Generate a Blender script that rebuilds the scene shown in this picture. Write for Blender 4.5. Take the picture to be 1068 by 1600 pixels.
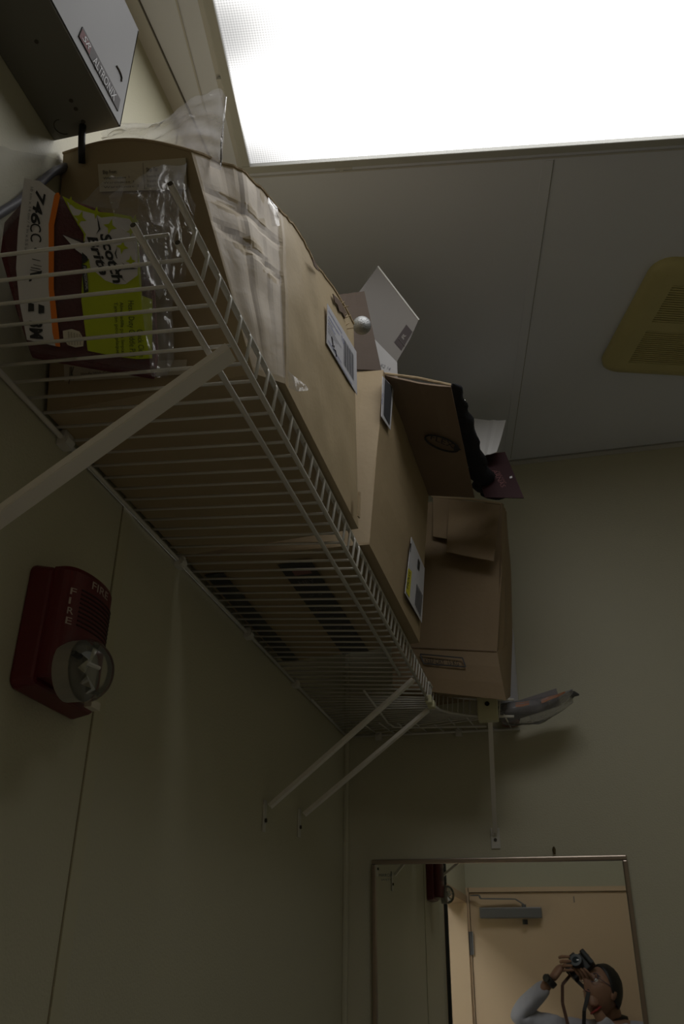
import bpy, bmesh, math, random
from mathutils import Vector, Matrix, noise as mnoise
V = Vector
R = math.radians
random.seed(7)
for o in list(bpy.data.objects): bpy.data.objects.remove(o)
sc = bpy.context.scene
COL = sc.collection

# ------------------------------------------------------------------ camera
FPX = 1381.42                                   # focal length in pixels of the 1068 x 1600 frame
CAM = V((0.605, -2.502, 1.55))
ROT = Matrix.Rotation(R(13.997), 3, 'Z') @ Matrix.Rotation(R(90 + 28.228), 3, 'X') @ Matrix.Rotation(R(0.7242), 3, 'Z')
cd = bpy.data.cameras.new('view_camera'); cam = bpy.data.objects.new('view_camera', cd); COL.objects.link(cam)
cam.matrix_world = Matrix.Translation(CAM) @ ROT.to_4x4()
cd.sensor_fit = 'VERTICAL'; cd.sensor_height = 36; cd.lens = FPX / 1600 * 36
cd.clip_start = 0.005; cd.clip_end = 50
sc.camera = cam

# ------------------------------------------------------------------ world, exposure
w = bpy.data.worlds.new('world'); sc.world = w; w.use_nodes = True
w.node_tree.nodes['Background'].inputs[0].default_value = (0, 0, 0, 1)
w.node_tree.nodes['Background'].inputs[1].default_value = 0
sc.view_settings.view_transform = 'Standard'; sc.view_settings.look = 'None'
sc.view_settings.exposure = 0.0; sc.view_settings.gamma = 1; sc.view_settings.use_curve_mapping = False
HALL = 26.0                                     # radiance of the hallway light beyond the doorway
LIGHT = 3.05                                    # radiance of the ceiling fixture's diffuser

# ------------------------------------------------------------------ measuring helpers: a sight line met with a real plane
def ray(x, y): return ROT @ V(((x - 534) / FPX, -(y - 800) / FPX, -1))
def at(x, y, ax, val):
    d = ray(x, y); return CAM + d * ((val - CAM[ax]) / d[ax])
class Plane:
    def __init__(s, p, n): s.p = V(p); s.n = V(n).normalized()
    def __call__(s, x, y, off=0.0):
        if (CAM - s.p).dot(s.n) < 0: sg = -1
        else: sg = 1
        d = ray(x, y); o = s.p + s.n * off * sg
        return CAM + d * ((o - CAM).dot(s.n) / d.dot(s.n))

# ------------------------------------------------------------------ materials
def nodes(name):
    m = bpy.data.materials.new(name); m.use_nodes = True
    return m, m.node_tree.nodes, m.node_tree.links
MATS = {}
def mat(name, col, rough=.6, metal=0, bump=0, bscale=60, var=0, vscale=8, spec=.5, trans=0, alpha=1, stretch=None):
    if name in MATS: return MATS[name]
    m, N, L = nodes(name); b = N['Principled BSDF']
    b.inputs['Base Color'].default_value = (*col, 1); b.inputs['Roughness'].default_value = rough
    b.inputs['Metallic'].default_value = metal; b.inputs['Specular IOR Level'].default_value = spec
    b.inputs['Transmission Weight'].default_value = trans; b.inputs['Alpha'].default_value = alpha
    tc = N.new('ShaderNodeTexCoord'); co = tc.outputs['Object']
    if stretch:
        mp = N.new('ShaderNodeMapping'); mp.inputs['Scale'].default_value = stretch; L.new(co, mp.inputs[0]); co = mp.outputs[0]
    if var:
        n = N.new('ShaderNodeTexNoise'); n.inputs['Scale'].default_value = vscale; n.inputs['Detail'].default_value = 5
        r = N.new('ShaderNodeMapRange'); r.inputs[3].default_value = 1 - var; r.inputs[4].default_value = 1 + var
        mx = N.new('ShaderNodeVectorMath'); mx.operation = 'SCALE'; mx.inputs[0].default_value = col
        L.new(co, n.inputs['Vector']); L.new(n.outputs['Fac'], r.inputs[0]); L.new(r.outputs[0], mx.inputs['Scale']); L.new(mx.outputs[0], b.inputs['Base Color'])
    if bump:
        n2 = N.new('ShaderNodeTexNoise'); n2.inputs['Scale'].default_value = bscale; n2.inputs['Detail'].default_value = 4
        bp = N.new('ShaderNodeBump'); bp.inputs['Strength'].default_value = bump; bp.inputs['Distance'].default_value = .002
        L.new(co, n2.inputs['Vector']); L.new(n2.outputs['Fac'], bp.inputs['Height']); L.new(bp.outputs[0], b.inputs['Normal'])
    MATS[name] = m; return m
def plastic(name, tint, trans=.7, rough=.12, bump=.6, bscale=45, milky=.35):
    """thin clear polythene: mostly see-through, a milky scatter and glossy crinkles"""
    m, N, L = nodes(name); N.remove(N['Principled BSDF']); out = N['Material Output']
    tr = N.new('ShaderNodeBsdfTransparent'); tr.inputs[0].default_value = (.97, .97, .97, 1)
    df = N.new('ShaderNodeBsdfDiffuse'); df.inputs[0].default_value = (*tint, 1)
    tl = N.new('ShaderNodeBsdfTranslucent'); tl.inputs[0].default_value = (*tint, 1)
    gl = N.new('ShaderNodeBsdfGlossy'); gl.inputs['Roughness'].default_value = rough
    ad = N.new('ShaderNodeMixShader'); ad.inputs[0].default_value = .55
    L.new(df.outputs[0], ad.inputs[1]); L.new(tl.outputs[0], ad.inputs[2])
    m1 = N.new('ShaderNodeMixShader'); L.new(tr.outputs[0], m1.inputs[1]); L.new(ad.outputs[0], m1.inputs[2])
    tc = N.new('ShaderNodeTexCoord'); n = N.new('ShaderNodeTexNoise'); n.inputs['Scale'].default_value = 14; n.inputs['Detail'].default_value = 4
    L.new(tc.outputs['Object'], n.inputs['Vector'])
    r = N.new('ShaderNodeMapRange'); r.inputs[1].default_value = .35; r.inputs[2].default_value = .75
    r.inputs[3].default_value = (1 - trans) * (1 - milky); r.inputs[4].default_value = (1 - trans) * (1 + 2 * milky)
    L.new(n.outputs['Fac'], r.inputs[0]); L.new(r.outputs[0], m1.inputs[0])
    fr = N.new('ShaderNodeLayerWeight'); fr.inputs[0].default_value = .22
    m2 = N.new('ShaderNodeMixShader'); L.new(fr.outputs['Fresnel'], m2.inputs[0]); L.new(m1.outputs[0], m2.inputs[1]); L.new(gl.outputs[0], m2.inputs[2])
    n2 = N.new('ShaderNodeTexNoise'); n2.inputs['Scale'].default_value = bscale; n2.inputs['Detail'].default_value = 2; n2.inputs['Distortion'].default_value = 1.2
    bp = N.new('ShaderNodeBump'); bp.inputs['Strength'].default_value = bump; bp.inputs['Distance'].default_value = .01
    L.new(tc.outputs['Object'], n2.inputs['Vector']); L.new(n2.outputs['Fac'], bp.inputs['Height'])
    for s in (gl, df): L.new(bp.outputs[0], s.inputs['Normal'])
    L.new(bp.outputs[0], fr.inputs['Normal'])
    L.new(m2.outputs[0], out.inputs[0]); return m

M_WALL = mat('painted_wall', (.56, .535, .40), .5, bump=.35, bscale=230, var=.05, vscale=2.5)
M_CEIL = mat('ceiling_paint', (.80, .83, .93), .6, bump=.08, bscale=200, var=.03, vscale=2)
M_CTRIM = mat('ceiling_trim_paint', (.62, .61, .59), .5, var=.03)
M_SEAM = mat('dark_seam', (.07, .06, .045), .8)
M_JOINT = mat('panel_joint', (.27, .23, .15), .8)
M_CJOINT = mat('ceiling_joint_grey', (.36, .355, .34), .8)
M_BATTEN = mat('batten_paint', (.56, .53, .38), .5, var=.04)
M_FLOOR = mat('vinyl_floor', (.42, .44, .485), .45, var=.12, vscale=6)
M_DOOR = mat('door_paint', (.78, .58, .39), .45, var=.03, vscale=3)
M_FRAME = mat('door_frame_paint', (.52, .36, .22), .45, var=.04)
M_WHITE = mat('white_vinyl_wire', (.66, .64, .59), .35, var=.05, vscale=20)
M_CREAM = mat('cream_plastic', (.66, .64, .42), .4, var=.04)
M_VENT = mat('yellowed_vent_plastic', (.58, .52, .24), .45, var=.06, vscale=10)
M_VENTD = mat('vent_shadow_inside', (.16, .13, .07), .7)
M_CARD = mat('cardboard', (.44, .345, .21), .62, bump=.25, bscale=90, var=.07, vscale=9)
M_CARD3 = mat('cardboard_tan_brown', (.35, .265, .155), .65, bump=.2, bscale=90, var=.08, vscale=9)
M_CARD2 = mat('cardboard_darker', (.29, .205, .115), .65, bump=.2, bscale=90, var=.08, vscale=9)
M_CARDI = mat('cardboard_inside', (.24, .17, .115), .7, bump=.2, bscale=70, var=.08, vscale=9)
M_CORR = mat('corrugated_edge', (.47, .36, .22), .8, bump=.8, bscale=60, stretch=(1, 1, 6))
M_PAPER = mat('label_paper', (.56, .56, .60), .5, var=.03)
M_PAPERT = mat('taped_label_paper', (.66, .60, .48), .3, var=.05)
M_INK = mat('black_ink', (.02, .02, .022), .5)
M_INKG = mat('grey_ink', (.17, .17, .19), .5)
M_INKB = mat('blue_ink', (.20, .22, .42), .5)
M_YEL = mat('yellow_print', (.62, .56, .02), .5)
M_ORANGE = mat('orange_print', (.80, .20, .01), .4)
M_GREEN = mat('lime_print', (.44, .52, .01), .35, var=.05)
M_WPRINT = mat('white_print', (.66, .64, .66), .35, var=.04)
M_PAD = mat('burgundy_scrub_pad', (.135, .035, .04), .95, bump=1.0, bscale=220, var=.3, vscale=70)
M_RED = mat('red_alarm_plastic', (.125, .009, .014), .35, var=.04)
M_REDT = mat('alarm_lettering', (.50, .40, .36), .5)
M_LENS = None
M_STEEL = mat('grey_painted_steel', (.15, .15, .155), .55, spec=.3, var=.05, vscale=12, bump=.04, bscale=25)
M_STEELD = mat('grey_steel_underside', (.20, .195, .17), .5, var=.05)
M_CHROME = mat('reflector_metal', (.75, .75, .72), .15, metal=1)
M_ALU = mat('closer_grey_paint', (.22, .22, .23), .45, metal=.4)
M_MFRAME = mat('mirror_frame_steel', (.36, .30, .25), .3, metal=.9, var=.06, vscale=30)
M_BLACK = mat('black_plastic', (.015, .015, .017), .35)
M_KNIT = mat('black_knit', (.014, .015, .02), .95, bump=1.0, bscale=260)
M_MAROON = mat('maroon_card', (.045, .014, .018), .6, var=.1)
M_PINK = mat('printed_letters_rose', (.26, .12, .12), .6)
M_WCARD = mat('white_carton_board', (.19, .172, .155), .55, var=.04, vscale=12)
M_WEDGE = mat('white_carton_edge', (.75, .74, .72), .6)
M_SHEET = mat('white_paper', (.90, .89, .90), .6, var=.02)
M_BALL = mat('silver_glitter', (.42, .43, .44), .42, metal=.65, bump=.9, bscale=420, var=.25, vscale=300)
M_CABLE = mat('grey_cable', (.10, .105, .14), .5)
M_SKIN = mat('skin', (.30, .165, .11), .5, var=.05, spec=.35)
M_SHIRT = mat('pale_grey_shirt', (.42, .42, .48), .8, bump=.5, bscale=60, var=.04)
M_TROUS = mat('dark_trousers', (.05, .05, .06), .85)
M_HAIR = mat('black_hair', (.012, .011, .011), .5, bump=.8, bscale=140, stretch=(1, 1, .2))
M_STRAP = mat('brown_strap', (.10, .045, .03), .7)
M_EYE = mat('eye_white', (.8, .78, .75), .3)
M_LIPS = mat('lips', (.40, .16, .13), .5)
P_BAG = plastic('clear_polythene', (.85, .86, .90), trans=.94, bump=.45, bscale=18, milky=.4)
P_BAGW = plastic('milky_polythene', (.86, .86, .92), trans=.82, bump=.8, bscale=24)
def sheen_tape():
    """glossy packing tape over brown card: see-through with a broad soft sheen"""
    m, N, L = nodes('clear_packing_tape'); N.remove(N['Principled BSDF'])
    tr = N.new('ShaderNodeBsdfTransparent'); gl = N.new('ShaderNodeBsdfGlossy'); gl.inputs['Roughness'].default_value = .50; gl.inputs[0].default_value = (.95, .95, 1, 1)
    mx = N.new('ShaderNodeMixShader'); mx.inputs[0].default_value = .05; L.new(tr.outputs[0], mx.inputs[1]); L.new(gl.outputs[0], mx.inputs[2])
    tc = N.new('ShaderNodeTexCoord'); n2 = N.new('ShaderNodeTexNoise'); n2.inputs['Scale'].default_value = 26; n2.inputs['Detail'].default_value = 3; n2.inputs['Distortion'].default_value = 1
    bp = N.new('ShaderNodeBump'); bp.inputs['Strength'].default_value = .16; bp.inputs['Distance'].default_value = .01
    L.new(tc.outputs['Object'], n2.inputs['Vector']); L.new(n2.outputs['Fac'], bp.inputs['Height']); L.new(bp.outputs[0], gl.inputs['Normal'])
    L.new(mx.outputs[0], N['Material Output'].inputs[0]); return m
P_TAPE = sheen_tape()
P_BAGM = plastic('cloudy_polythene', (.86, .86, .92), trans=.70, bump=.8, bscale=20)
P_LENS = plastic('clear_strobe_lens', (.6, .62, .58), trans=.90, rough=.05, bump=.1, bscale=20)
P_FILM = plastic('clear_tape_film', (.7, .7, .7), trans=.85, rough=.12, bump=.3)

def emission_diffuser():
    """prismatic acrylic lit from behind by two tubes running along its length"""
    m, N, L = nodes('lit_prismatic_diffuser'); N.remove(N['Principled BSDF']); out = N['Material Output']
    tc = N.new('ShaderNodeTexCoord'); sx = N.new('ShaderNodeSeparateXYZ'); L.new(tc.outputs['Object'], sx.inputs[0])
    def math_(op, a, b=None, c=None):
        n = N.new('ShaderNodeMath'); n.operation = op
        for i, v in enumerate((a, b, c)):
            if v is None: continue
            if isinstance(v, (int, float)): n.inputs[i].default_value = v
            else: L.new(v, n.inputs[i])
        return n.outputs[0]
    x, y = sx.outputs[0], sx.outputs[1]
    g = None
    for c in (.15, .455):
        d = math_('SUBTRACT', y, c); d = math_('MULTIPLY', d, d); d = math_('MULTIPLY', d, -1 / (2 * .052 ** 2)); e = math_('EXPONENT', d)
        g = e if g is None else math_('ADD', g, e)
    def ramp(a, b):
        n = N.new('ShaderNodeMapRange'); n.interpolation_type = 'SMOOTHSTEP'; n.inputs[1].default_value = a; n.inputs[2].default_value = b; L.new(x, n.inputs[0]); return n.outputs[0]
    tubes = math_('MULTIPLY', math_('MULTIPLY', g, .9), math_('MULTIPLY_ADD', ramp(-.02, .12), .45, .55))
    tot = math_('ADD', tubes, math_('MULTIPLY_ADD', ramp(.0, .26), .46, .17))
    k = 2 * math.pi / .0068
    s1 = math_('SINE', math_('MULTIPLY', math_('ADD', x, y), k * .7071)); s2 = math_('SINE', math_('MULTIPLY', math_('SUBTRACT', x, y), k * .7071))
    pr = math_('MULTIPLY', s1, s2); pr = math_('MULTIPLY_ADD', pr, .26, 1.0)
    tot = math_('MULTIPLY', math_('MULTIPLY', tot, pr), LIGHT)
    em = N.new('ShaderNodeEmission'); em.inputs[0].default_value = (1, .99, .97, 1); L.new(tot, em.inputs[1]); L.new(em.outputs[0], out.inputs[0])
    return m
M_DIFF = emission_diffuser()

def mirror_glass():
    m, N, L = nodes('mirror_glass'); b = N['Principled BSDF']
    b.inputs['Base Color'].default_value = (.82, .83, .79, 1); b.inputs['Metallic'].default_value = 1; b.inputs['Roughness'].default_value = .012
    return m
M_MIRROR = mirror_glass()

# ------------------------------------------------------------------ objects
def tag(o, label=None, cat=None, group=None, kind=None):
    if label: o['label'] = label
    if cat: o['category'] = cat
    if group: o['group'] = group
    if kind: o['kind'] = kind
    return o
def empty(name, loc, label, cat, group=None):
    o = bpy.data.objects.new(name, None); COL.objects.link(o); o.location = V(loc); o.empty_display_size = .05
    tag(o, label, cat, group); return o
def link(name, me, m, parent=None, smooth=False):
    if m is not None and not me.materials:
        for k in (m if isinstance(m, (list, tuple)) else [m]): me.materials.append(k)
    if smooth:
        for p in me.polygons: p.use_smooth = True
    o = bpy.data.objects.new(name, me); COL.objects.link(o)
    if parent is not None:
        o.parent = parent
        pw = Matrix.Identity(4); q = parent
        while q is not None: pw = q.matrix_basis @ pw; q = q.parent
        o.matrix_parent_inverse = Matrix.Identity(4)
        o.matrix_basis = pw.inverted()
    return o
def basis(d):
    d = d.normalized(); u = V((0, 0, 1)) if abs(d.z) < .95 else V((0, 1, 0))
    a = d.cross(u).normalized(); return a, d.cross(a).normalized()
class MB:
    def __init__(s): s.v = []; s.f = []; s.mi = []
    def add(s, vs, fs, mi=0):
        n = len(s.v); s.v += [V(p) for p in vs]; s.f += [tuple(i + n for i in f) for f in fs]; s.mi += [mi] * len(fs); return s
    def box(s, lo, hi, mtx=None, mi=0):
        p = [V((x, y, z)) for x in (lo[0], hi[0]) for y in (lo[1], hi[1]) for z in (lo[2], hi[2])]
        if mtx: p = [mtx @ q for q in p]
        return s.add(p, [(0, 1, 3, 2), (4, 6, 7, 5), (0, 4, 5, 1), (2, 3, 7, 6), (0, 2, 6, 4), (1, 5, 7, 3)], mi)
    def bar(s, p, q, w, h, side=None, mi=0):
        p, q = V(p), V(q); d = (q - p).normalized()
        if side is None: a, b = basis(d)
        else: a = (V(side) - d * V(side).dot(d)).normalized(); b = d.cross(a)
        P = []
        for e in (p, q):
            for (i, j) in ((-1, -1), (1, -1), (1, 1), (-1, 1)): P.append(e + a * w / 2 * i + b * h / 2 * j)
        return s.add(P, [(3, 2, 1, 0), (4, 5, 6, 7), (0, 1, 5, 4), (1, 2, 6, 5), (2, 3, 7, 6), (3, 0, 4, 7)], mi)
    def tube(s, pts, r, n=8, cap=True, mi=0):
        pts = [V(p) for p in pts]; rs = r if isinstance(r, (list, tuple)) else [r] * len(pts)
        P = []; F = []; a = None
        for i, p in enumerate(pts):
            d = (pts[min(i + 1, len(pts) - 1)] - pts[max(i - 1, 0)]).normalized()
            if a is None: a, b = basis(d)
            else:
                a = (a - d * a.dot(d)).normalized(); b = d.cross(a)
            for k in range(n):
                t = 2 * math.pi * k / n; P.append(p + (a * math.cos(t) + b * math.sin(t)) * rs[i])
        for i in range(len(pts) - 1):
            for k in range(n):
                F.append((i * n + k, i * n + (k + 1) % n, (i + 1) * n + (k + 1) % n, (i + 1) * n + k))
        if cap: F.append(tuple(range(n - 1, -1, -1))); F.append(tuple(range((len(pts) - 1) * n, len(pts) * n)))
        return s.add(P, F, mi)
    def slab(s, c, th, n=(6, 6), fn=None, mi=0):
        """quad sheet c00,c10,c11,c01 with thickness behind it (against the normal), optional displacement fn(u,v)->along normal"""
        c = [V(p) for p in c]; nx, ny = n
        nr = (c[1] - c[0]).cross(c[3] - c[0]).normalized()
        P = []
        for side in (0, 1):
            for j in range(ny + 1):
                for i in range(nx + 1):
                    u, v = i / nx, j / ny
                    q = (c[0] * (1 - u) + c[1] * u) * (1 - v) + (c[3] * (1 - u) + c[2] * u) * v
                    q = q + nr * ((fn(u, v) if fn else 0) - side * th); P.append(q)
        m = (nx + 1) * (ny + 1); F = []
        ix = lambda i, j, k: k * m + j * (nx + 1) + i
        for j in range(ny):
            for i in range(nx):
                F.append((ix(i, j, 0), ix(i + 1, j, 0), ix(i + 1, j + 1, 0), ix(i, j + 1, 0)))
                F.append((ix(i, j + 1, 1), ix(i + 1, j + 1, 1), ix(i + 1, j, 1), ix(i, j, 1)))
        for i in range(nx):
            F.append((ix(i, 0, 1), ix(i + 1, 0, 1), ix(i + 1, 0, 0), ix(i, 0, 0))); F.append((ix(i, ny, 0), ix(i + 1, ny, 0), ix(i + 1, ny, 1), ix(i, ny, 1)))
        for j in range(ny):
            F.append((ix(0, j, 0), ix(0, j + 1, 0), ix(0, j + 1, 1), ix(0, j, 1))); F.append((ix(nx, j, 1), ix(nx, j + 1, 1), ix(nx, j + 1, 0), ix(nx, j, 0)))
        return s.add(P, F, mi)
    def poly(s, pts, mi=0):
        return s.add(pts, [tuple(range(len(pts)))], mi)
    def prism(s, pts, off, mi=0):
        n = len(pts); P = [V(p) for p in pts] + [V(p) + V(off) for p in pts]
        F = [tuple(range(n)), tuple(range(2 * n - 1, n - 1, -1))] + [(i, i + n, (i + 1) % n + n, (i + 1) % n) for i in range(n)]
        return s.add(P, F, mi)
    def sphere(s, c, r, nu=16, nv=10, mtx=None, half=False, mi=0):
        P = []; F = []; c = V(c)
        for j in range(nv + 1):
            ph = math.pi * j / nv * (.5 if half else 1)
            for i in range(nu):
                t = 2 * math.pi * i / nu; q = V((math.sin(ph) * math.cos(t), math.sin(ph) * math.sin(t), math.cos(ph))) * r
                P.append((mtx @ q if mtx else q) + c)
        for j in range(nv):
            for i in range(nu): F.append((j * nu + i, (j + 1) * nu + i, (j + 1) * nu + (i + 1) % nu, j * nu + (i + 1) % nu))
        return s.add(P, F, mi)
    def build(s, name, m, parent=None, smooth=False, bevel=0, fix=True):
        me = bpy.data.meshes.new(name); me.from_pydata(s.v, [], s.f)
        for p, k in zip(me.polygons, s.mi): p.material_index = k
        if fix or bevel:
            bm = bmesh.new(); bm.from_mesh(me); bmesh.ops.remove_doubles(bm, verts=bm.verts, dist=1e-6)
            if bevel:
                ed = [e for e in bm.edges if len(e.link_faces) == 2 and e.calc_face_angle(0) > .5]
                bmesh.ops.bevel(bm, geom=ed, offset=bevel, segments=2, affect='EDGES', profile=.6)
            bmesh.ops.recalc_face_normals(bm, faces=bm.faces); bm.to_mesh(me); bm.free()
        return link(name, me, m, parent, smooth)
def struct(name, mb, m, parent=None, bevel=0):
    o = mb.build(name, m, parent, bevel=bevel)
    if parent is None: o['kind'] = 'structure'
    return o
def nz(x, y, z=0, s=1): return mnoise.noise(V((x * s, y * s, z * s)))

_txt = {}
def text_shape(body, shear=0, bold=0):
    k = (body, shear, bold)
    if k in _txt: return _txt[k]
    cu = bpy.data.curves.new('t', 'FONT'); cu.body = body; cu.size = 1; cu.shear = shear; cu.offset = bold; cu.resolution_u = 3
    o = bpy.data.objects.new('t', cu); COL.objects.link(o)
    dg = bpy.context.evaluated_depsgraph_get(); me = bpy.data.meshes.new_from_object(o.evaluated_get(dg))
    vs = [v.co.copy() for v in me.vertices]; fs = [tuple(p.vertices) for p in me.polygons]
    bpy.data.objects.remove(o); bpy.data.curves.remove(cu); bpy.data.meshes.remove(me)
    x0 = min(v.x for v in vs); x1 = max(v.x for v in vs)
    _txt[k] = ([V(((v.x - x0) / (x1 - x0), v.y / .7, 0)) for v in vs], fs); return _txt[k]
def text_px(mb, body, p0, p1, up, pl, off=.0012, shear=0, bold=0, mi=0):
    """lettering from p0 to p1 (baseline), cap height vector up, laid on the real plane pl"""
    vs, fs = text_shape(body, shear, bold); p0, p1, up = V((*p0, 0)), V((*p1, 0)), V((*up, 0))
    P = []
    for v in vs:
        q = p0 + (p1 - p0) * v.x + up * v.y; P.append(pl(q.x, q.y, off))
    return mb.add(P, fs, mi)
def text3(mb, body, o, r, u, shear=0, bold=0, mi=0):
    vs, fs = text_shape(body, shear, bold); o, r, u = V(o), V(r), V(u)
    return mb.add([o + r * v.x + u * v.y for v in vs], fs, mi)
def poly_px(mb, pts, pl, off=.0006, mi=0): return mb.poly([pl(x, y, off) for x, y in pts], mi)

# ================================================================== THE ROOM
HC = 3.0506; XR = 1.75; YR = -2.95
TH = R(8.45)
mb = MB().box((-.15, 0, -.1), (XR + .1, .1, HC + .1)); struct('wall_back', mb, M_WALL)
DY0, DY1, DZ = -1.995, -2.925, 1.955                # doorway in the left wall
mb = MB().box((-.10, DY0, 0), (0, 0, HC)).box((-.10, YR, DZ), (0, DY0, HC)).box((-.10, YR, 0), (0, DY1, DZ)); wl = struct('wall_left', mb, M_WALL)
mb = MB().box((XR, YR - .1, -.1), (XR + .1, .1, HC + .1)); struct('wall_right', mb, M_WALL)
RX0, RX1, RZ = .012, .93, 1.985                    # door in the rear wall
mb = MB().box((-.15, YR - .1, RZ), (XR, YR, HC)).box((-.15, YR - .1, 0), (RX0, YR, RZ)).box((RX1, YR - .1, 0), (XR, YR, RZ)); struct('wall_rear', mb, M_WALL)
mb = MB().box((-.15, YR - .1, -.1), (XR, 0, 0)); struct('floor', mb, M_FLOOR)
mb = MB().box((-.15, YR - .1, HC), (XR, 0, HC + .1)); ceil = struct('ceiling', mb, M_CEIL)
# left wall seam: batten beside a dark joint, corner bead, doorway edge strip coloured near-black for its unlit side
mb = MB().box((0, -1.4437, 0), (.0008, -1.442, HC)); struct('trim_1', mb, M_JOINT)
mb = MB().box((0, -1.442, 0), (.0022, -1.414, HC)); struct('trim_2', mb, M_BATTEN)
mb = MB().tube([(.005, -.005, 0), (.005, -.005, HC)], .009, 10); struct('trim_3', mb, M_WALL)
mb = MB().box((0, -2.004, 0), (.018, -1.984, 2.62)); struct('trim_4', mb, mat('shaded_jamb_edge', (.02, .022, .02), .7))
# ceiling edge trims
mb = MB().box((0, YR, HC - .006), (.028, 0, HC)); struct('trim_5', mb, M_CTRIM)
mb = MB().box((.028, YR, HC - .002), (.0300, 0, HC)); struct('trim_6', mb, mat('trim_gap', (.14, .13, .115), .8))
mb = MB().box((.03, -.008, HC - .012), (XR, 0, HC)); struct('trim_7', mb, M_CTRIM)
mb = MB().box((.03, -.016, HC - .003), (XR, -.012, HC)); struct('trim_8', mb, M_CJOINT)
# ceiling frame: origin at the fixture's corner nearest the back wall, x' along the fixture, y' towards the camera
OC = V((.0885, -1.310, HC)); ex = V((math.cos(TH), math.sin(TH), 0)); ey = V((math.sin(TH), -math.cos(TH), 0)); ez = V((0, 0, 1))
CM = Matrix.Translation(OC) @ Matrix((ex, ey, ez)).transposed().to_4x4()
def cbat(lo, hi, m=M_CTRIM): return MB().box((*lo, -.0022), (*hi, 0.0), CM).build('ceiling_batten', m, ceil)
cbat((-.045, -.030), (1.3, -.026), M_CTRIM); cbat((-.052, -.4), (-.049, 1.2), M_CTRIM)
jx = (V((.71, -1.157, HC)) - OC).dot(ex)
mb = MB().box((jx - .022, -1.2, -.0012), (jx, -.035, 0), CM); mb.build('ceiling_batten', M_CEIL, ceil)
mb = MB().box((jx, -1.2, -.0015), (jx + .0016, -.035, 0), CM); mb.build('ceiling_joint', M_CJOINT, ceil)
mb = MB().box((-.3, -.012, -.0012), (-.052, -.0105, 0), CM); mb.build('ceiling_joint', M_CJOINT, ceil)

# ------------------------------------------------------------------ ceiling light
W_, H_ = .95, .61
t = empty('ceiling_light', OC + ex * .6 + ey * .3, 'large rectangular ceiling light with glowing prismatic diffuser', 'ceiling light')
fw = .018
for lo, hi in (((0, 0), (W_, fw)), ((0, H_ - fw), (W_, H_)), ((0, fw), (fw, H_ - fw)), ((W_ - fw, fw), (W_, H_ - fw))):
    MB().box((*lo, -.024), (*hi, -.0), CM).build('frame', mat('light_frame_paint', (.50, .50, .47), .35), t, bevel=.002)
for lo, hi in (((-.012, -.012), (W_ + .012, -.003)), ((-.012, -.003), (-.003, H_ + .01))):
    MB().box((*lo, -.008), (*hi, 0), CM).build('housing_lip', M_CTRIM, t)
mb = MB().box((.19, -.010, -.018), (.225, .004, -.011), CM).box((.198, -.014, -.016), (.206, .0, -.010), CM); mb.build('latch', M_CTRIM, t)
mb = MB().box((-.010, .19, -.018), (.004, .215, -.011), CM); mb.build('latch', M_CTRIM, t)
mb = MB(); mb.add([(fw, fw, 0), (W_ - fw, fw, 0), (W_ - fw, H_ - fw, 0), (fw, H_ - fw, 0)], [(0, 1, 2, 3)])
me = bpy.data.meshes.new('diffuser'); me.from_pydata(mb.v, [], mb.f); me.materials.append(M_DIFF)
dif = bpy.data.objects.new('diffuser', me); COL.objects.link(dif); dif.parent = t
dif.matrix_basis = Matrix.Translation(-t.location) @ CM @ Matrix.Translation((0, 0, -.014))

# ------------------------------------------------------------------ exhaust vent
TV = R(18); vx = V((math.cos(TV), math.sin(TV), 0)); vy = V((-math.sin(TV), math.cos(TV), 0))
VO = V((.806, -.455, HC)); VW, VH = .33, .42
VM = Matrix.Translation(VO) @ Matrix((vx, -vy, ez)).transposed().to_4x4()      # x' right, y' towards camera, z up
t = empty('exhaust_vent', VO + vx * .16 - vy * .2, 'yellowed square exhaust fan grille on the ceiling right of the shelf', 'vent')
def rrect(x0, y0, x1, y1, r, n=6):
    P = []
    for cx, cy, a in ((x1 - r, y1 - r, 0), (x0 + r, y1 - r, 90), (x0 + r, y0 + r, 180), (x1 - r, y0 + r, 270)):
        for k in range(n + 1): P.append((cx + r * math.cos(R(a + 90 * k / n)), cy + r * math.sin(R(a + 90 * k / n))))
    return P
mb = MB(); rings = []
for ins, z in ((0, 0), (0, -.012), (.010, -.022), (.024, -.027), (.034, -.028)):
    rings.append([VM @ V((x, y, z)) for x, y in rrect(ins, ins, VW - ins, VH - ins, .05 - ins * .6)])
n = len(rings[0]); P = [p for r_ in rings for p in r_]; F = []
for k in range(len(rings) - 1):
    for i in range(n): F.append((k * n + i, k * n + (i + 1) % n, (k + 1) * n + (i + 1) % n, (k + 1) * n + i))
mb.add(P, F); mb.build('surround', M_VENT, t, smooth=True)
L0, L1 = .062, VW - .06
rowsv = ((.062, .190), (.225, .355))
MB().box((.03, .03, -.019), (VW - .03, VH - .03, -.017), VM).build('grille_shadow_backing', M_VENTD, t)  # dark sheet behind the slats, shade of the fan opening put into its colour
mb = MB().box((.034, .034, -.028), (L0, VH - .034, -.020), VM).box((L1, .034, -.028), (VW - .034, VH - .034, -.020), VM)
for a, b in ((.034, rowsv[0][0]), (rowsv[0][1], rowsv[1][0]), (rowsv[1][1], VH - .034)): mb.box((L0, a, -.028), (L1, b, -.020), VM)
mb.build('face_plate', M_VENT, t)
for a, b in rowsv:
    mb = MB(); k = 16
    for i in range(k):
        y = a + (b - a) * (i + .5) / k; mb.box((L0, y - .0022, -.0275), (L1, y + .0022, -.020), VM)
    o = mb.build('louvre_slats', M_VENT, t); o['kind'] = 'stuff'

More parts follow.
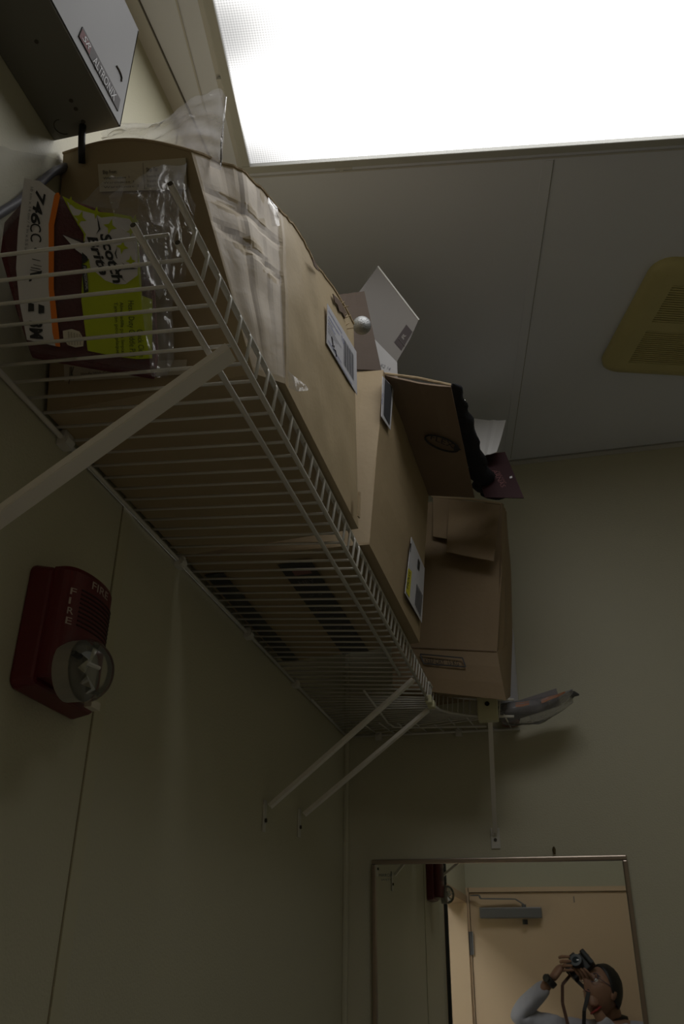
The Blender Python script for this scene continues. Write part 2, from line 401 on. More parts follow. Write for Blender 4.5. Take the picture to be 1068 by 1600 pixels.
# ------------------------------------------------------------------ rear door with closer, side door
d1 = struct('door_1', MB().box((RX0 + .006, YR - .05, .01), (RX1 - .006, YR - .008, RZ - .006)), M_DOOR)
MB().box((RX0 - .05, YR, 0), (RX0 + .004, YR + .006, RZ + .02)).build('door_frame', M_DOOR, d1)
MB().box((RX1 - .004, YR, 0), (RX1 + .05, YR + .006, RZ + .02)).build('door_frame', M_DOOR, d1)
MB().box((RX0, YR, RZ - .004), (RX1, YR + .006, RZ + .02)).build('door_frame', M_DOOR, d1)
for z in (1.78, 1.0, .25):
    MB().box((RX0 - .022, YR + .006, z - .115), (RX0 + .016, YR + .009, z)).tube([(RX0 + .003, YR + .010, z - .115), (RX0 + .003, YR + .010, z)], .006, 8).build('hinge', M_ALU, d1)
cl = MB().box((.075, YR - .008, 1.846), (.412, YR + .05, 1.900)).build('door_closer', M_ALU, d1, bevel=.005)
MB().tube([(.318, YR + .025, 1.84), (.318, YR + .025, 1.815)], .014, 10).build('closer_valve', M_BLACK, cl)
mb = MB().tube([(.318, YR + .025, 1.90), (.318, YR + .025, 1.915)], .012, 10).bar((.318, YR + .025, 1.915), (.275, YR + .03, 1.942), .022, .006).bar((.275, YR + .03, 1.942), (.085, YR + .045, 1.945), .018, .006)
mb.bar((.085, YR + .045, 1.945), (.078, YR + .045, 1.962), .012, .01).bar((.078, YR + .045, 1.962), (.03, YR + .03, 1.962), .02, .006); mb.build('closer_arm', M_ALU, cl)
MB().box((.588, YR - .008, 1.925), (.592, YR - .006, 1.955)).build('scratch_mark', M_INKG, d1)
# open doorway in the left wall: lined frame, hallway with its own ceiling light beyond
d2 = struct('door_2', MB().box((-.115, YR, DZ - .03), (.004, DY0 + .004, DZ + .008)), M_FRAME)
MB().box((-.115, YR, 0), (.004, DY1 + .006, DZ + .008)).build('door_frame', M_DOOR, d2)
MB().box((-.115, DY0 - .006, 0), (.002, DY0 + .012, DZ + .008)).build('door_frame', M_DOOR, d2)
for z in (1.52, .4):
    MB().tube([(.006, DY0 - .012, z - .09), (.006, DY0 - .012, z)], .009, 8).build('hinge_knuckle', mat('dark_bronze', (.06, .05, .04), .4, metal=.6), d2)
HX0, HY0, HY1, HZ1 = -1.7, -3.05, -.4, 2.52
struct('wall_hall_left', MB().box((HX0 - .1, HY0, -.1), (HX0, HY1, HZ1 + .1)), M_WALL)
struct('wall_hall_back', MB().box((HX0, HY1, -.1), (-.1, HY1 + .1, HZ1 + .1)), M_WALL)
struct('wall_hall_rear', MB().box((HX0, HY0 - .1, -.1), (-.15, HY0, HZ1 + .1)), M_WALL)
struct('ceiling_hall', MB().box((HX0, HY0, HZ1), (-.1, HY1, HZ1 + .1)), M_CEIL)
struct('floor_hall', MB().box((HX0, HY0, -.1), (-.15, HY1, 0)), M_FLOOR)
t = empty('ceiling_light', (-.6, -1.3, HZ1), 'square ceiling light in the hallway beyond the open doorway', 'ceiling light')
for lo, hi in (((-.85, -1.55), (-.35, -1.53)), ((-.85, -1.07), (-.35, -1.05)), ((-.85, -1.53), (-.83, -1.07)), ((-.37, -1.53), (-.35, -1.07))):
    MB().box((*lo, HZ1 - .03), (*hi, HZ1)).build('frame', M_CTRIM, t)
mh, Nh, Lh = nodes('lit_hall_diffuser'); eh = Nh.new('ShaderNodeEmission'); eh.inputs[1].default_value = HALL; Lh.new(eh.outputs[0], Nh['Material Output'].inputs[0])
MB().box((-.83, -1.53, HZ1 - .02), (-.37, -1.07, HZ1 - .012)).build('diffuser', mh, t)

# ------------------------------------------------------------------ mirror
MZ = 1.852; MX0, MX1, MZ0 = .079, .739, .94
t = empty('wall_mirror', ((MX0 + MX1) / 2, 0, MZ), 'framed rectangular mirror hanging on the back wall reflecting the photographer', 'mirror')
t.rotation_euler.x = R(.45)
def mpart(mb, name, m, **k):
    o = mb.build(name, m, None, **k); o.parent = t; o.matrix_basis = Matrix.Translation((-(MX0 + MX1) / 2, -.010, -MZ)); return o
fwm = .012
mpart(MB().box((MX0 + fwm * .7, .0, MZ0 + fwm * .7), (MX1 - fwm * .7, .003, MZ - fwm * .7)), 'glass', M_MIRROR)
for lo, hi in (((MX0, MZ - fwm), (MX1, MZ)), ((MX0, MZ0), (MX1, MZ0 + fwm)), ((MX0, MZ0 + fwm), (MX0 + fwm, MZ - fwm)), ((MX1 - fwm, MZ0 + fwm), (MX1, MZ - fwm))):
    mpart(MB().box((lo[0], -.009, lo[1]), (hi[0], .004, hi[1])), 'frame', M_MFRAME, bevel=.003)
mb = MB(); text3(mb, 'MIRROR', (.098, -.0004, 1.810), (.036, 0, 0), (0, 0, .007)); text3(mb, 'SAFETY', (.104, -.0004, 1.800), (.028, 0, 0), (0, 0, .005))
mpart(mb, 'etched_stamp', mat('etched_stamp_grey', (.10, .12, .13), .6))
# small anchor left in the wall above the mirror
c = at(865, 1328, 1, 0)
tag(MB().tube([c + V((0, .004, .008)), c + V((0, -.004, .0)), c + V((0, -.006, -.010))], [.003, .0045, .003], 8).build('wall_anchor', mat('brass_screw', (.12, .09, .04), .4, metal=.6)), 'small dark screw anchor left in the wall above the mirror', 'screw')

# ================================================================== WIRE SHELVES
TI = R(4.4); ZS = 2.1907; D = .305; LIP = .042
def dk(s, y, h=0.0): return V((s * math.cos(TI) + h * math.sin(TI), y, ZS - s * math.sin(TI) + h * math.cos(TI)))
Y0, Y1 = -1.975, -.405
sh = empty('wire_shelf', (0, -1.2, ZS), 'long white wire shelf on the left wall, boxes standing on it', 'shelf')
wr = .0021
def wire_pts(y, lip=True):
    P = [dk(.002, y), dk(D - .006, y), dk(D, y, .004)]
    if lip: P += [dk(D + .001, y, LIP - .006), dk(D - .003, y, LIP + .003)]
    return P
nw = 47; wme = None
MB().tube(wire_pts(Y0 + .022, False)[:2], wr, 6).build('wire', M_WHITE, sh, smooth=True)
for k in range(1, nw):
    y = Y0 + .022 + k * .0333
    if wme is None:
        o = MB().tube(wire_pts(0), wr, 6).build('wire', M_WHITE, sh, smooth=True); wme = o.data; base = o.matrix_basis.copy()
    else:
        o = bpy.data.objects.new('wire', wme); COL.objects.link(o); o.parent = sh
    o.matrix_basis = Matrix.Translation((0, y, 0)) @ base
rr = .0036
for s_, h_, ya in ((.006, -.004, Y0), (.274, -.006, Y0 + .0), (D, -.003, Y0 + .03), (D - .003, LIP, Y0)):
    yb = -.62 if s_ == .274 else Y1
    MB().tube([dk(s_, ya, h_), dk(s_, yb, h_)], rr, 8).build('rod', M_WHITE, sh, smooth=True)
    MB().tube([dk(s_, ya - .0006, h_), dk(s_, ya + .001, h_)], rr * .8, 8).build('rod_end', M_SEAM, sh)
for y in (-1.627, -1.238, -.882, -.54):
    MB().box((0, y - .010, ZS - .016), (.012, y + .010, ZS + .006)).tube([(.008, y - .009, ZS - .006), (.008, y + .009, ZS - .006)], .009, 8).build('wall_clip', M_WHITE, sh, bevel=.001)
# corner unit + short back-wall run
cs = empty('corner_wire_shelf', (.1, -.15, ZS), 'curved white corner wire shelf joining the back wall above the mirror', 'shelf')
CF = [V((.304, -.405, 2.167)), V((.306, -.365, 2.166)), V((.318, -.325, 2.164)), V((.342, -.300, 2.161)), V((.375, -.288, 2.157)), V((.415, -.285, 2.152)), V((.50, -.285, 2.147))]
def curve(t):
    f = t * (len(CF) - 1); i = min(int(f), len(CF) - 2); return CF[i].lerp(CF[i + 1], f - i)
up = V((.012, -.012, LIP))
MB().tube([curve(i / 24) for i in range(25)], rr, 8).build('rod', M_WHITE, cs, smooth=True)
MB().tube([curve(i / 24) + V((.003, -.003, LIP)) for i in range(25)], rr, 8).build('rod', M_WHITE, cs, smooth=True)
MB().tube([(.006, -.40, ZS - .003), (.006, -.006, ZS - .002)], rr, 8).build('rod', M_WHITE, cs, smooth=True)
MB().tube([(.006, -.006, ZS - .002), (.50, -.006, ZS - .004)], rr, 8).build('rod', M_WHITE, cs, smooth=True)
MB().tube([dk(.165, -.50, -.007), (.165, -.20, 2.170), (.175, -.165, 2.168), (.22, -.155, 2.167), (.42, -.155, 2.160)], .003, 8).build('support_rod', M_WHITE, cs, smooth=True)
for k in range(15):
    t_ = k / 14; e = curve(t_ * .93); s_ = V((.006, -.395 + .38 * t_, ZS)) if t_ < .999 else V((.03, -.008, ZS))
    MB().tube([s_, e, e + V((.003, -.003, LIP))], wr, 6).build('wire', M_WHITE, cs, smooth=True)
for k in range(9):
    x = .10 + k * .047; yy = -.285 if x > .33 else -.29 - .11 * max(0, (.33 - x) / .33)
    e = V((x, yy + .11 if x < .33 else yy, 2.162 if x < .33 else 2.152))
    MB().tube([(x, -.006, ZS), e], wr, 6).build('wire', M_WHITE, cs, smooth=True)
for c in (curve(.97),):
    MB().box((.412, -.302, 2.136), (.462, -.278, 2.204)).build('end_bracket', M_CREAM, cs, bevel=.003)
    MB().tube([(.437, -.304, 2.178), (.437, -.300, 2.178)], .006, 10).build('bracket_screw', M_BLACK, cs)
MB().box((.298, -.418, 2.156), (.314, -.392, 2.176)).box((.300, -.398, 2.150), (.318, -.378, 2.168)).build('joining_clip', M_CREAM, cs, bevel=.003)
for x in (.10, .33): MB().box((x - .009, -.012, ZS - .016), (x + .009, 0, ZS + .004)).build('wall_clip', M_WHITE, cs, bevel=.001)
# braces
def brace(top, foot, wd, th, label, wall='left'):
    top, foot = V(top), V(foot)
    t = empty('shelf_bracket', foot, label, 'bracket', 'white shelf braces')
    side = V((0, 1, 0)) if wall == 'left' else V((1, 0, 0))
    d = (top - foot).normalized(); a = side; b = d.cross(a).normalized()
    mb = MB().bar(foot + d * .012, top, wd, .002, side)
    for s_ in (-1, 1): mb.bar(foot + d * .012 + a * s_ * wd / 2 + b * th / 2, top + a * s_ * wd / 2 + b * th / 2, .0016, th, side)
    mb.build('brace', mat('white_brace_paint', (.84, .80, .74), .45), t)
    if wall == 'left': MB().box((0, foot.y - wd * .55, foot.z - .04), (.004, foot.y + wd * .55, foot.z + .022)).build('foot_plate', M_WHITE, t, bevel=.0015); h = V((.0045, foot.y, foot.z - .018)); dr = V((.003, 0, 0))
    else: MB().box((foot.x - .012, -.004, foot.z - .03), (foot.x + .012, 0, foot.z + .022)).build('foot_plate', M_WHITE, t, bevel=.0015); h = V((foot.x, -.0045, foot.z - .008)); dr = V((0, -.003, 0))
    MB().tube([h - dr, h + dr], .0042, 8).build('screw', M_SEAM, t)
    return t
brace(dk(D - .004, -1.782, -.008), (.006, -1.785, 1.945), .022, .008, 'nearest diagonal white shelf brace, top left, crossing under the big box')
brace(dk(D - .004, -.585, -.008), (.006, -.706, 1.865), .016, .007, 'upper of two far diagonal white shelf braces on the left wall')
brace((.300, -.368, 2.150), (.006, -.452, 1.89), .016, .007, 'lower of two far diagonal white shelf braces, nearest the room corner')
brace((.440, -.280, 2.140), (.412, -.006, 1.905), .010, .006, 'short white shelf brace on the back wall above the mirror', 'back')

# ================================================================== CONTROL BOX AND CABLES
t = empty('control_box', (0, -2.0, 2.593), 'grey steel control box with nameplate high on the left wall', 'control box')
bx = MB().box((0, -2.42, 2.593), (.099, -1.777, 2.806)).build('housing', M_STEELD, t, bevel=.0015)
MB().box((.099, -2.42, 2.595), (.1010, -1.775, 2.808)).box((.0, -1.777, 2.595), (.1010, -1.775, 2.806)).build('cover', M_STEEL, t)
fp = Plane((.1010, 0, 0), (1, 0, 0)); bp_ = Plane((0, 0, 2.593), (0, 0, -1))
q = [(128, 42), (187, 156), (183.5, 174), (122, 56.5)]
npl = MB().prism([fp(*p, .0) for p in q], (.0012, 0, 0)).build('nameplate', mat('nameplate_grey', (.085, .08, .083), .8, var=.1), t)
mb = MB(); poly_px(mb, [(129, 45), (143, 72), (140, 86), (124, 57)], fp, .0016); mb.build('red_panel', mat('faded_red_plate', (.15, .06, .065), .8, var=.1), npl)
mb = MB(); text_px(mb, 'S', (128.5, 60), (134, 69), (4.0, -6.5), fp, .0022, .2); text_px(mb, 'R', (133.5, 68), (139, 78), (4, -5.5), fp, .0022, .3); text_px(mb, 'ALTRONIX', (145, 96), (178, 158), (4.6, -9.5), fp, .0022, 0); mb.build('nameplate_lettering', mat('plate_lettering', (.16, .155, .16), .4), npl)
mb = MB(); mb.tube([fp(*p, .001) for p in ((182.5, 103), (186, 109), (189, 116), (190.5, 122), (190, 127))], .0011, 6); mb.build('latch_slot', M_SEAM, t)
for x, y, r_ in ((57, 65, .0028), (111, 157, .003), (118.5, 170, .003), (130, 190, .003)):
    p = bp_(x, y); MB().tube([p + V((0, 0, .001)), p - V((0, 0, .0006))], r_, 10).build('screw_hole', M_SEAM, t)
p = bp_(98, 198)
mb = MB(); mb.tube([p + V((.012 * math.cos(a / 10), .012 * math.sin(a / 10), -.0003)) for a in range(15, 50, 3)], .0006, 5); mb.build('knockout', M_SEAM, t)
mb = MB().tube([(.052, -1.790, 2.598), (.051, -1.786, 2.580), (.047, -1.774, 2.562), (.043, -1.762, 2.552)], .0050, 8)
tag(mb.build('black_cable', M_BLACK, None, smooth=True), 'short black cable hanging from the underside of the grey control box', 'cable')
mb = MB().tube([at(-40, 362, 0, .009), at(0, 333, 0, .009), at(28, 316, 0, .009), at(60, 288, 0, .009), at(84, 268, 0, .009), at(103, 261, 0, .009), at(130, 258, 0, .009)], .0062, 8)
tag(mb.build('grey_cable', M_CABLE, None, smooth=True), 'blue-grey cable running slanted on the wall behind the scrub pads', 'cable')

# ================================================================== FIRE ALARM STROBE
t = empty('fire_alarm', (0, -1.54, 1.95), 'red wall fire alarm with clear strobe dome below the shelf', 'fire alarm')
FY0, FY1, FZ0, FZ1 = -1.640, -1.484, 1.846, 2.004
def rbox(x0, x1, y0, y1, z0, z1, r, tp=0, name='', m=None, par=None, bev=.004):
    mb = MB(); a = rrect(y0, z0, y1, z1, r); b = rrect(y0 + tp, z0 + tp, y1 - tp, z1 - tp, max(r - tp, .002)); n = len(a)
    P = [(x0, y, z) for y, z in a] + [(x1, y, z) for y, z in b]
    mb.add(P, [tuple(range(n - 1, -1, -1)), tuple(range(n, 2 * n))] + [(i, (i + 1) % n, n + (i + 1) % n, n + i) for i in range(n)])
    return mb.build(name, m, par, bevel=bev)
rbox(0, .028, FY0, FY1, FZ0, FZ1, .014, .006, 'back_box', M_RED, t)
YC, HWD = -1.574, .056
def cov(a, off=0.0):                          # rounded front cover: angle 0..180 -> (x, y)
    a = R(a); return .026 + (.036 + off) * abs(math.sin(a)) ** .55, YC + (HWD + off) * math.cos(a)
def covp(a, z, off=.0008): x, y = cov(a, off); return V((x, y, z))
mb = MB(); P = []; F = []; na = 32
lv = ((FZ0 + .014, -.004), (FZ0 + .018, 0), (FZ1 - .010, 0), (FZ1 - .004, -.003), (FZ1 - .002, -.008))
for z, o_ in lv:
    for k in range(na + 1): P.append(covp(180 * k / na, z, o_))
for j in range(len(lv) - 1):
    for k in range(na): F.append((j * (na + 1) + k, j * (na + 1) + k + 1, (j + 1) * (na + 1) + k + 1, (j + 1) * (na + 1) + k))
F.append(tuple(range(na + 1))); F.append(tuple(range(len(lv) * (na + 1) - 1, (len(lv) - 1) * (na + 1) - 1, -1)))
mb.add(P, F); mb.build('front_cover', M_RED, t)
MD = mat('dark_red_slot', (.035, .004, .006), .6)
for k in range(9):
    z = 1.973 - k * .0056; MB().tube([covp(a, z, .0002) for a in range(30, 131, 10)], .0012, 5).build('sound_slot', MD, t)
def covtext(mb, body, a0, a1, z0, h):
    vs, fs = text_shape(body, 0, .01); mb.add([covp(a0 + (a1 - a0) * v.x, z0 + h * v.y) for v in vs], fs)
mb = MB(); covtext(mb, 'FIRE', 112, 70, 1.981, .010); mb.build('fire_lettering', M_REDT, t)
for i, ch in enumerate('FIRE'):
    mb = MB(); covtext(mb, ch, 152, 152 - (12 if ch != 'I' else 4), 1.963 - i * .0125, .0085); mb.build('fire_letter', M_REDT, t)
lc = at(130, 1048, 0, .067); LM = Matrix.Rotation(R(90), 3, 'Y')
MB().tube([lc + V((-.020, 0, 0)), lc + V((.001, 0, 0))], .036, 28).build('lens_seat', mat('lens_seat_grey', (.30, .29, .25), .4), t)
mb = MB().sphere(lc + V((.001, 0, 0)), .038, 24, 8, Matrix.Diagonal((.9, 1, 1)) @ LM, half=True); mb.build('strobe_lens', P_LENS, t, smooth=True)
mb = MB()
for k in range(12):
    a0 = R(150 + k * 18); a1 = R(150 + k * 18 + 18); mb.poly([lc + V((.003, 0, -.002)), lc + V((.009 + .012 * (k % 2), .029 * math.sin(a0), .029 * math.cos(a0))), lc + V((.009 + .012 * ((k + 1) % 2), .029 * math.sin(a1), .029 * math.cos(a1)))])
mb.build('reflector', M_CHROME, t)
MB().tube([lc + V((.012, -.014, .004)), lc + V((.012, .014, .007))], .0025, 8).build('flash_tube', M_EYE, t)
MB().box(lc + V((.001, -.034, .008)), lc + V((.006, -.018, .013))).build('tube_bracket', M_BLACK, t)
MB().box((.040, FY1 - .052, FZ0 + .004), (.050, FY1 - .030, FZ0 + .0135)).build('rating_label', M_PAPERT, t)

# ================================================================== CARDBOARD BOXES
BZ = 2.2155
# ---- box 1: large, crushed near top corner
t = empty('cardboard_box', (.16, -1.45, 2.2), 'largest taped cardboard box, crushed corner, closest to the camera on the wire shelf', 'box', 'cardboard boxes on the shelves')
A0, B0p, B0, Bm, B1, A1 = V((.006, -1.677, 2.197)), V((.286, -1.678, 2.212)), V((.316, -1.645, BZ)), V((.317, -1.45, BZ)), V((.318, -1.237, BZ)), V((.008, -1.237, 2.197))
Dd, Cc, Ee, Mm, Ff, Gg = V((.005, -1.757, 2.588)), at(298, 236, 1, -1.790), at(437, 330, 0, .294), at(490, 411, 0, .312), at(552, 506, 0, .3155), V((.010, -1.240, 2.655))
ring0 = [A0, B0p, B0, Bm, B1, A1]; ring1 = [Dd, Cc, Ee, Mm, Ff, Gg]
segs = [14, 22, 12, 12, 8, 8]; rows = 44
def loftpt(k, u, v):
    a, b = ring0[k].lerp(ring0[(k + 1) % 6], u), ring1[k].lerp(ring1[(k + 1) % 6], u)
    p = a.lerp(b, v)
    if k == 0: p = p + V((0, -.004, .0)) * math.sin(math.pi * u) * v + V((0, 0, .020)) * math.sin(math.pi * u) * v      # near face: top edge bows up a little
    if k == 1:
        wv = math.sin(math.pi * u) * v
        p += V((.5, -.5, 0)) * (.010 * wv + .010 * nz(u * 3, v * 6, 1) * wv + .010 * nz(u * 5, v * 3, 21) * wv - .007 * math.sin(math.pi * u) ** .5 * (max(0, 1 - abs(v - .82 + .05 * u) * 30) + max(0, 1 - abs(v - .68 + .12 * u) * 30) + .7 * v * max(0, 1 - abs(u - .38 - .08 * v) * 16) + .6 * v * max(0, 1 - abs(u - .78 + .1 * v) * 16)))
        p += V((.0, -.0, .014)) * math.sin(math.pi * u) * v ** 3
    if k in (2, 3):
        p += V((.004 * math.sin(math.pi * v) + .004 * nz(u * 3 + k, v * 4, 2) * math.sin(math.pi * v), 0, 0))
        p += V((0, 0, .012)) * (math.sin(math.pi * u)) * v ** 2 * (1 if k == 2 else .8)
        p += V((0, 0, .003 * nz(u * 14, k, 5) * v ** 6))
    return p
mb = MB(); P = []; cols = sum(segs)
for j in range(rows + 1):
    for k in range(6):
        for i in range(segs[k]): P.append(loftpt(k, i / segs[k], j / rows))
F = []
for j in range(rows):
    for i in range(cols): F.append((j * cols + i, j * cols + (i + 1) % cols, (j + 1) * cols + (i + 1) % cols, (j + 1) * cols + i))
nb = len(P); P.append(V((.16, -1.45, 2.204))); P.append(V((.14, -1.47, 2.585)))
for i in range(cols):
    F.append((i, nb, (i + 1) % cols)); F.append((rows * cols + i, rows * cols + (i + 1) % cols, nb + 1))
mb.add(P, F); b1 = mb.build('carton', M_CARD, t)
for p in b1.data.polygons: p.use_smooth = False
# rolled rim along the top edge
rim = [loftpt(k, i / segs[k], 1.0) for k in (0, 1, 2, 3) for i in range(segs[k])] + [Ff]
MB().tube([p + V((0, 0, .0005)) for p in rim], .0024, 6).build('top_edge', M_CORR, t)
# torn brown strip of the top flap by the label
mb = MB()
for pp in ([(519, 459), (527, 467), (533, 475), (541, 490), (538, 497), (534, 489), (529, 486), (526, 476), (522, 472)], [(486, 402), (492, 411), (498, 424), (494, 421), (490, 416)]):
    mb.prism([at(*p, 0, .3175) for p in pp], (.0012, 0, 0))
mb.build('torn_flap_edge', mat('torn_card_brown', (.13, .085, .06), .9), t)['kind'] = 'stuff'
mb = MB(); q0 = at(533, 482, 0, .316)
for k in range(9): mb.tube([q0 + V((.0, .006 * k - .01, -.003 * k + .01)), q0 + V((.006 * (k % 3), .006 * k - .008, -.003 * k + .012 + .004 * (k % 2)))], .0009, 5)
mb.build('frayed_paper', M_CORR, t)
pf = Plane((.3212, 0, 0), (1, 0, 0))
q = [(510.5, 474), (556, 550), (557, 617), (509.5, 536)]
lb = MB().prism([pf(*p) for p in q], (.0008, 0, 0)).build('shipping_label', M_PAPER, t)
def lerp2(a, b, t): return (a[0] + (b[0] - a[0]) * t, a[1] + (b[1] - a[1]) * t)
def lq(u, v): return lerp2(lerp2(q[0], q[1], u), lerp2(q[3], q[2], u), v)
mb = MB(); mg = MB()
for k in range(13):
    u0 = .58 + k * .027; poly_px(mb, [lq(u0, .16), lq(u0 + (.014 if k % 3 else .008), .16), lq(u0 + (.014 if k % 3 else .008), .78), lq(u0, .78)], pf, .0014)
mb.build('barcode', M_INKG, lb)
mb = MB()
for v, a, b in ((.10, .06, .52), (.24, .06, .44), (.40, .06, .30), (.84, .06, .5), (.93, .3, .85)): poly_px(mb, [lq(a, v), lq(b, v), lq(b, v + .018), lq(a, v + .018)], pf, .0014)
text_px(mb, 'TO', lq(.5, .3), lq(.6, .3), (0, -8), pf, .0014)
mb.build('address_lines', M_INKB, lb)
mb = MB()
for v, a, b in ((.33, .05, .22), (.48, .05, .5), (.55, .05, .36), (.62, .05, .25)): poly_px(mb, [lq(a, v), lq(b, v), lq(b, v + .014), lq(a, v + .014)], pf, .0014)
mb.build('address_print', M_INKG, lb)
mb = MB(); mb.tube([pf(*lq(a, b), .0015) for a, b in ((.17, .62), (.22, .76), (.20, .80), (.26, .74), (.24, .84), (.30, .80), (.34, .90))], .0008, 5); mb.build('pen_mark', M_INK, lb)
# label on the near face (ship from / ship to) and long label at its foot
def nearface(x, y, off=.002):
    pl = Plane(A0 + V((0, -.001, 0)), (B0p - A0).cross(Dd - A0)); return pl
nf = Plane(A0 + V((0, -off_, 0)) if (off_ := .03) else A0, (0, 1, 0))
def face0(px, py, off=.002):
    """meet the sight line with the near face of the loft by search"""
    d = ray(px, py); best = None
    for i in range(41):
        for j in range(41):
            p = loftpt(0, i / 40, j / 40); e = (p - CAM); tt = e.dot(d) / d.dot(d); dist = (e - d * tt).length
            if best is None or dist < best[0]: best = (dist, tt, i / 40, j / 40)
    return CAM + d * (best[1] - off / d.length)
q2 = [face0(*p, .004) for p in ((153, 257), (290, 247), (292, 296), (156, 300))]
nl = MB().slab([q2[3], q2[2], q2[1], q2[0]], -.0006, (6, 4)).build('address_label', M_PAPERT, t)
def quadpt(qq, u, v, off=.0022):
    p = qq[0].lerp(qq[1], u).lerp(qq[3].lerp(qq[2], u), v); return p + (CAM - p).normalized() * off
def text_q(mb, body, qq, u0, u1, v, hgt, off=.0022, shear=0, bold=0):
    vs, fs = text_shape(body, shear, bold); mb.add([quadpt(qq, u0 + (u1 - u0) * a.x, v - hgt * a.y, off) for a in vs], fs)
mb = MB(); text_q(mb, 'Ship From:', q2, .05, .22, .36, .13, bold=.02); text_q(mb, 'Ship To:', q2, .56, .69, .36, .13, bold=.02)
for k in range(3):
    text_q(mb, 'Warehouse 1', q2, .05, .36 + .05 * k, .55 + .16 * k, .08); text_q(mb, 'Supply Rm', q2, .56, .74, .55 + .16 * k, .08)
mb.add([quadpt(q2, u, v) for u, v in ((.525, .05), (.53, .05), (.53, .95), (.525, .95))], [(0, 1, 2, 3)])
mb.build('label_lettering', mat('faded_ink', (.12, .10, .07), .5), nl)
q3 = [face0(*p, .004) for p in ((100, 570), (292, 562), (290, 585), (101, 596))]
fl = MB().slab([q3[3], q3[2], q3[1], q3[0]], -.0006, (6, 2)).build('foot_label', M_PAPERT, t)
mb = MB(); text_q(mb, 'JK', q3, .03, .085, .9, .75, shear=.3, bold=.02); text_q(mb, 'Handle With Care This Side', q3, .14, .52, .72, .22)
mb.build('label_lettering', mat('faded_ink', (.12, .10, .07), .5), fl)
# tape over the crushed corner and a loose end
def loftpatch(k, u0, u1, v0, v1, off, n=(8, 8)):
    P = []; F = []
    for j in range(n[1] + 1):
        for i in range(n[0] + 1):
            p = loftpt(k, u0 + (u1 - u0) * i / n[0], v0 + (v1 - v0) * j / n[1]); P.append(p + (CAM - p).normalized() * off)
    for j in range(n[1]):
        for i in range(n[0]): a = j * (n[0] + 1) + i; F.append((a, a + 1, a + n[0] + 2, a + n[0] + 1))
    return P, F
mb = MB(); mb.add(*loftpatch(1, .03, 1.0, .03, .985, .0015, (10, 16))); mb.add(*loftpatch(2, .0, .07, .03, .985, .0015, (3, 16)))
mb.build('packing_tape', P_TAPE, t, smooth=True)
tb = at(449, 596, 0, .321)
mb = MB(); mb.add([tb + V((.001, -.004, .014)), tb + V((.004, .010, .016)), tb + V((.016, .030, .012)), tb + V((.018, .032, .006)), tb + V((.009, .012, -.008)), tb + V((.002, .0, -.010))], [(0, 1, 4, 5), (1, 2, 3, 4)])
mb.build('loose_tape_end', P_BAGM, t)
tb = at(420, 322, 0, .317)
mb = MB(); mb.add([tb + V((0, -.004, .012)), tb + V((.006, .016, .012)), tb + V((.009, .02, -.016)), tb + V((.004, .006, -.030)), tb + V((.002, -.01, -.006))], [(0, 1, 2, 3, 4)]); mb.build('loose_tape_end', P_BAGW, t)
# crease lines of the front panel
# ---- box 2: open, long flap folded out
t = empty('cardboard_box', (.16, -.9, 2.2), 'open cardboard box with long flap folded out, middle of the shelf', 'box', 'cardboard boxes on the shelves')
a00, a10, a11, a01 = V((.010, -1.226, 2.197)), V((.323, -1.175, BZ)), V((.328, -.675, BZ)), V((.015, -.66, 2.197))
t00, t10, t11, t01 = V((.015, -1.13, 2.66)), V((.334, -1.083, 2.652)), V((.345, -.555, 2.652)), V((.02, -.55, 2.66))
mb = MB(); wob = lambda s: (lambda u, v: .0025 * nz(u * 4, v * 4, s))
mb.slab([a10, a11, t11, t10], .004, (10, 8), wob(1)); mb.slab([a00, a10, t10, t00], .004, (8, 8), wob(2)); mb.slab([a01, a00, t00, t01], .004, (6, 6), wob(3)); mb.slab([a11, a01, t01, t11], .004, (6, 6), wob(4)); mb.slab([a00, a01, a11, a10], .004, (2, 2))
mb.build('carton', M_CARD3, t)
fa, fb = t10 + V((.0, .012, .0)), t11
MB().slab([fa, fb, V((.458, -.535, 2.643)), V((.460, -1.000, 2.653))], -.004, (10, 6), lambda u, v: .006 * math.sin(math.pi * v) * (1 - u) + .002 * nz(u * 5, v * 4, 7)).build('flap', M_CARDI, t)
MB().tube([fa, fa.lerp(V((.460, -1.0, 2.653)), .5) + V((0, 0, .004)), V((.460, -1.0, 2.654))], .0028, 6).build('torn_edge', M_CORR, t)
g0, g1 = t00 + V((.12, 0, 0)), t10 + V((-.004, 0, 0))
nfz = .17
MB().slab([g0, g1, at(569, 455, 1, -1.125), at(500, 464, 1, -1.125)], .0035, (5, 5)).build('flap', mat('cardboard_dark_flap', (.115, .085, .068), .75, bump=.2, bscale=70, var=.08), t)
mb = MB()
fl2 = Plane((.46, -.77, 2.6385), (0, 0, -1))
ell = [(690 + 26 * math.cos(R(a)) * 1.0 + 4 * math.sin(R(a)), 693 + 11 * math.sin(R(a)) + 7 * math.cos(R(a))) for a in range(0, 360, 15)]
mb.tube([fl2(x, y, .0012) for x, y in ell + ell[:1]], .0022, 5); text_px(mb, 'FLEX', (672, 686), (708, 701), (1.2, -8), fl2, .004); mb.prism([fl2(*p, .003) for p in ((708, 700), (712, 695), (720, 703), (709, 706))], (0, 0, .001))
mb.build('printed_oval', M_INK, t)
pb2 = Plane(a10 + V((.006, 0, 0)), (a11 - a10).cross(t10 - a10))
q = [(597, 588), (614, 606), (609, 672), (595, 651)]
l2 = MB().prism([pb2(*p) for p in q], (.001, 0, 0)).build('address_label', M_PAPER, t)
mb = MB(); poly_px(mb, [(601.5, 592), (612.5, 605), (608.5, 664), (599.5, 647)], pb2, .002); mb.build('dark_print', mat('dark_label_print', (.06, .065, .075), .4, var=.2, vscale=60), l2)
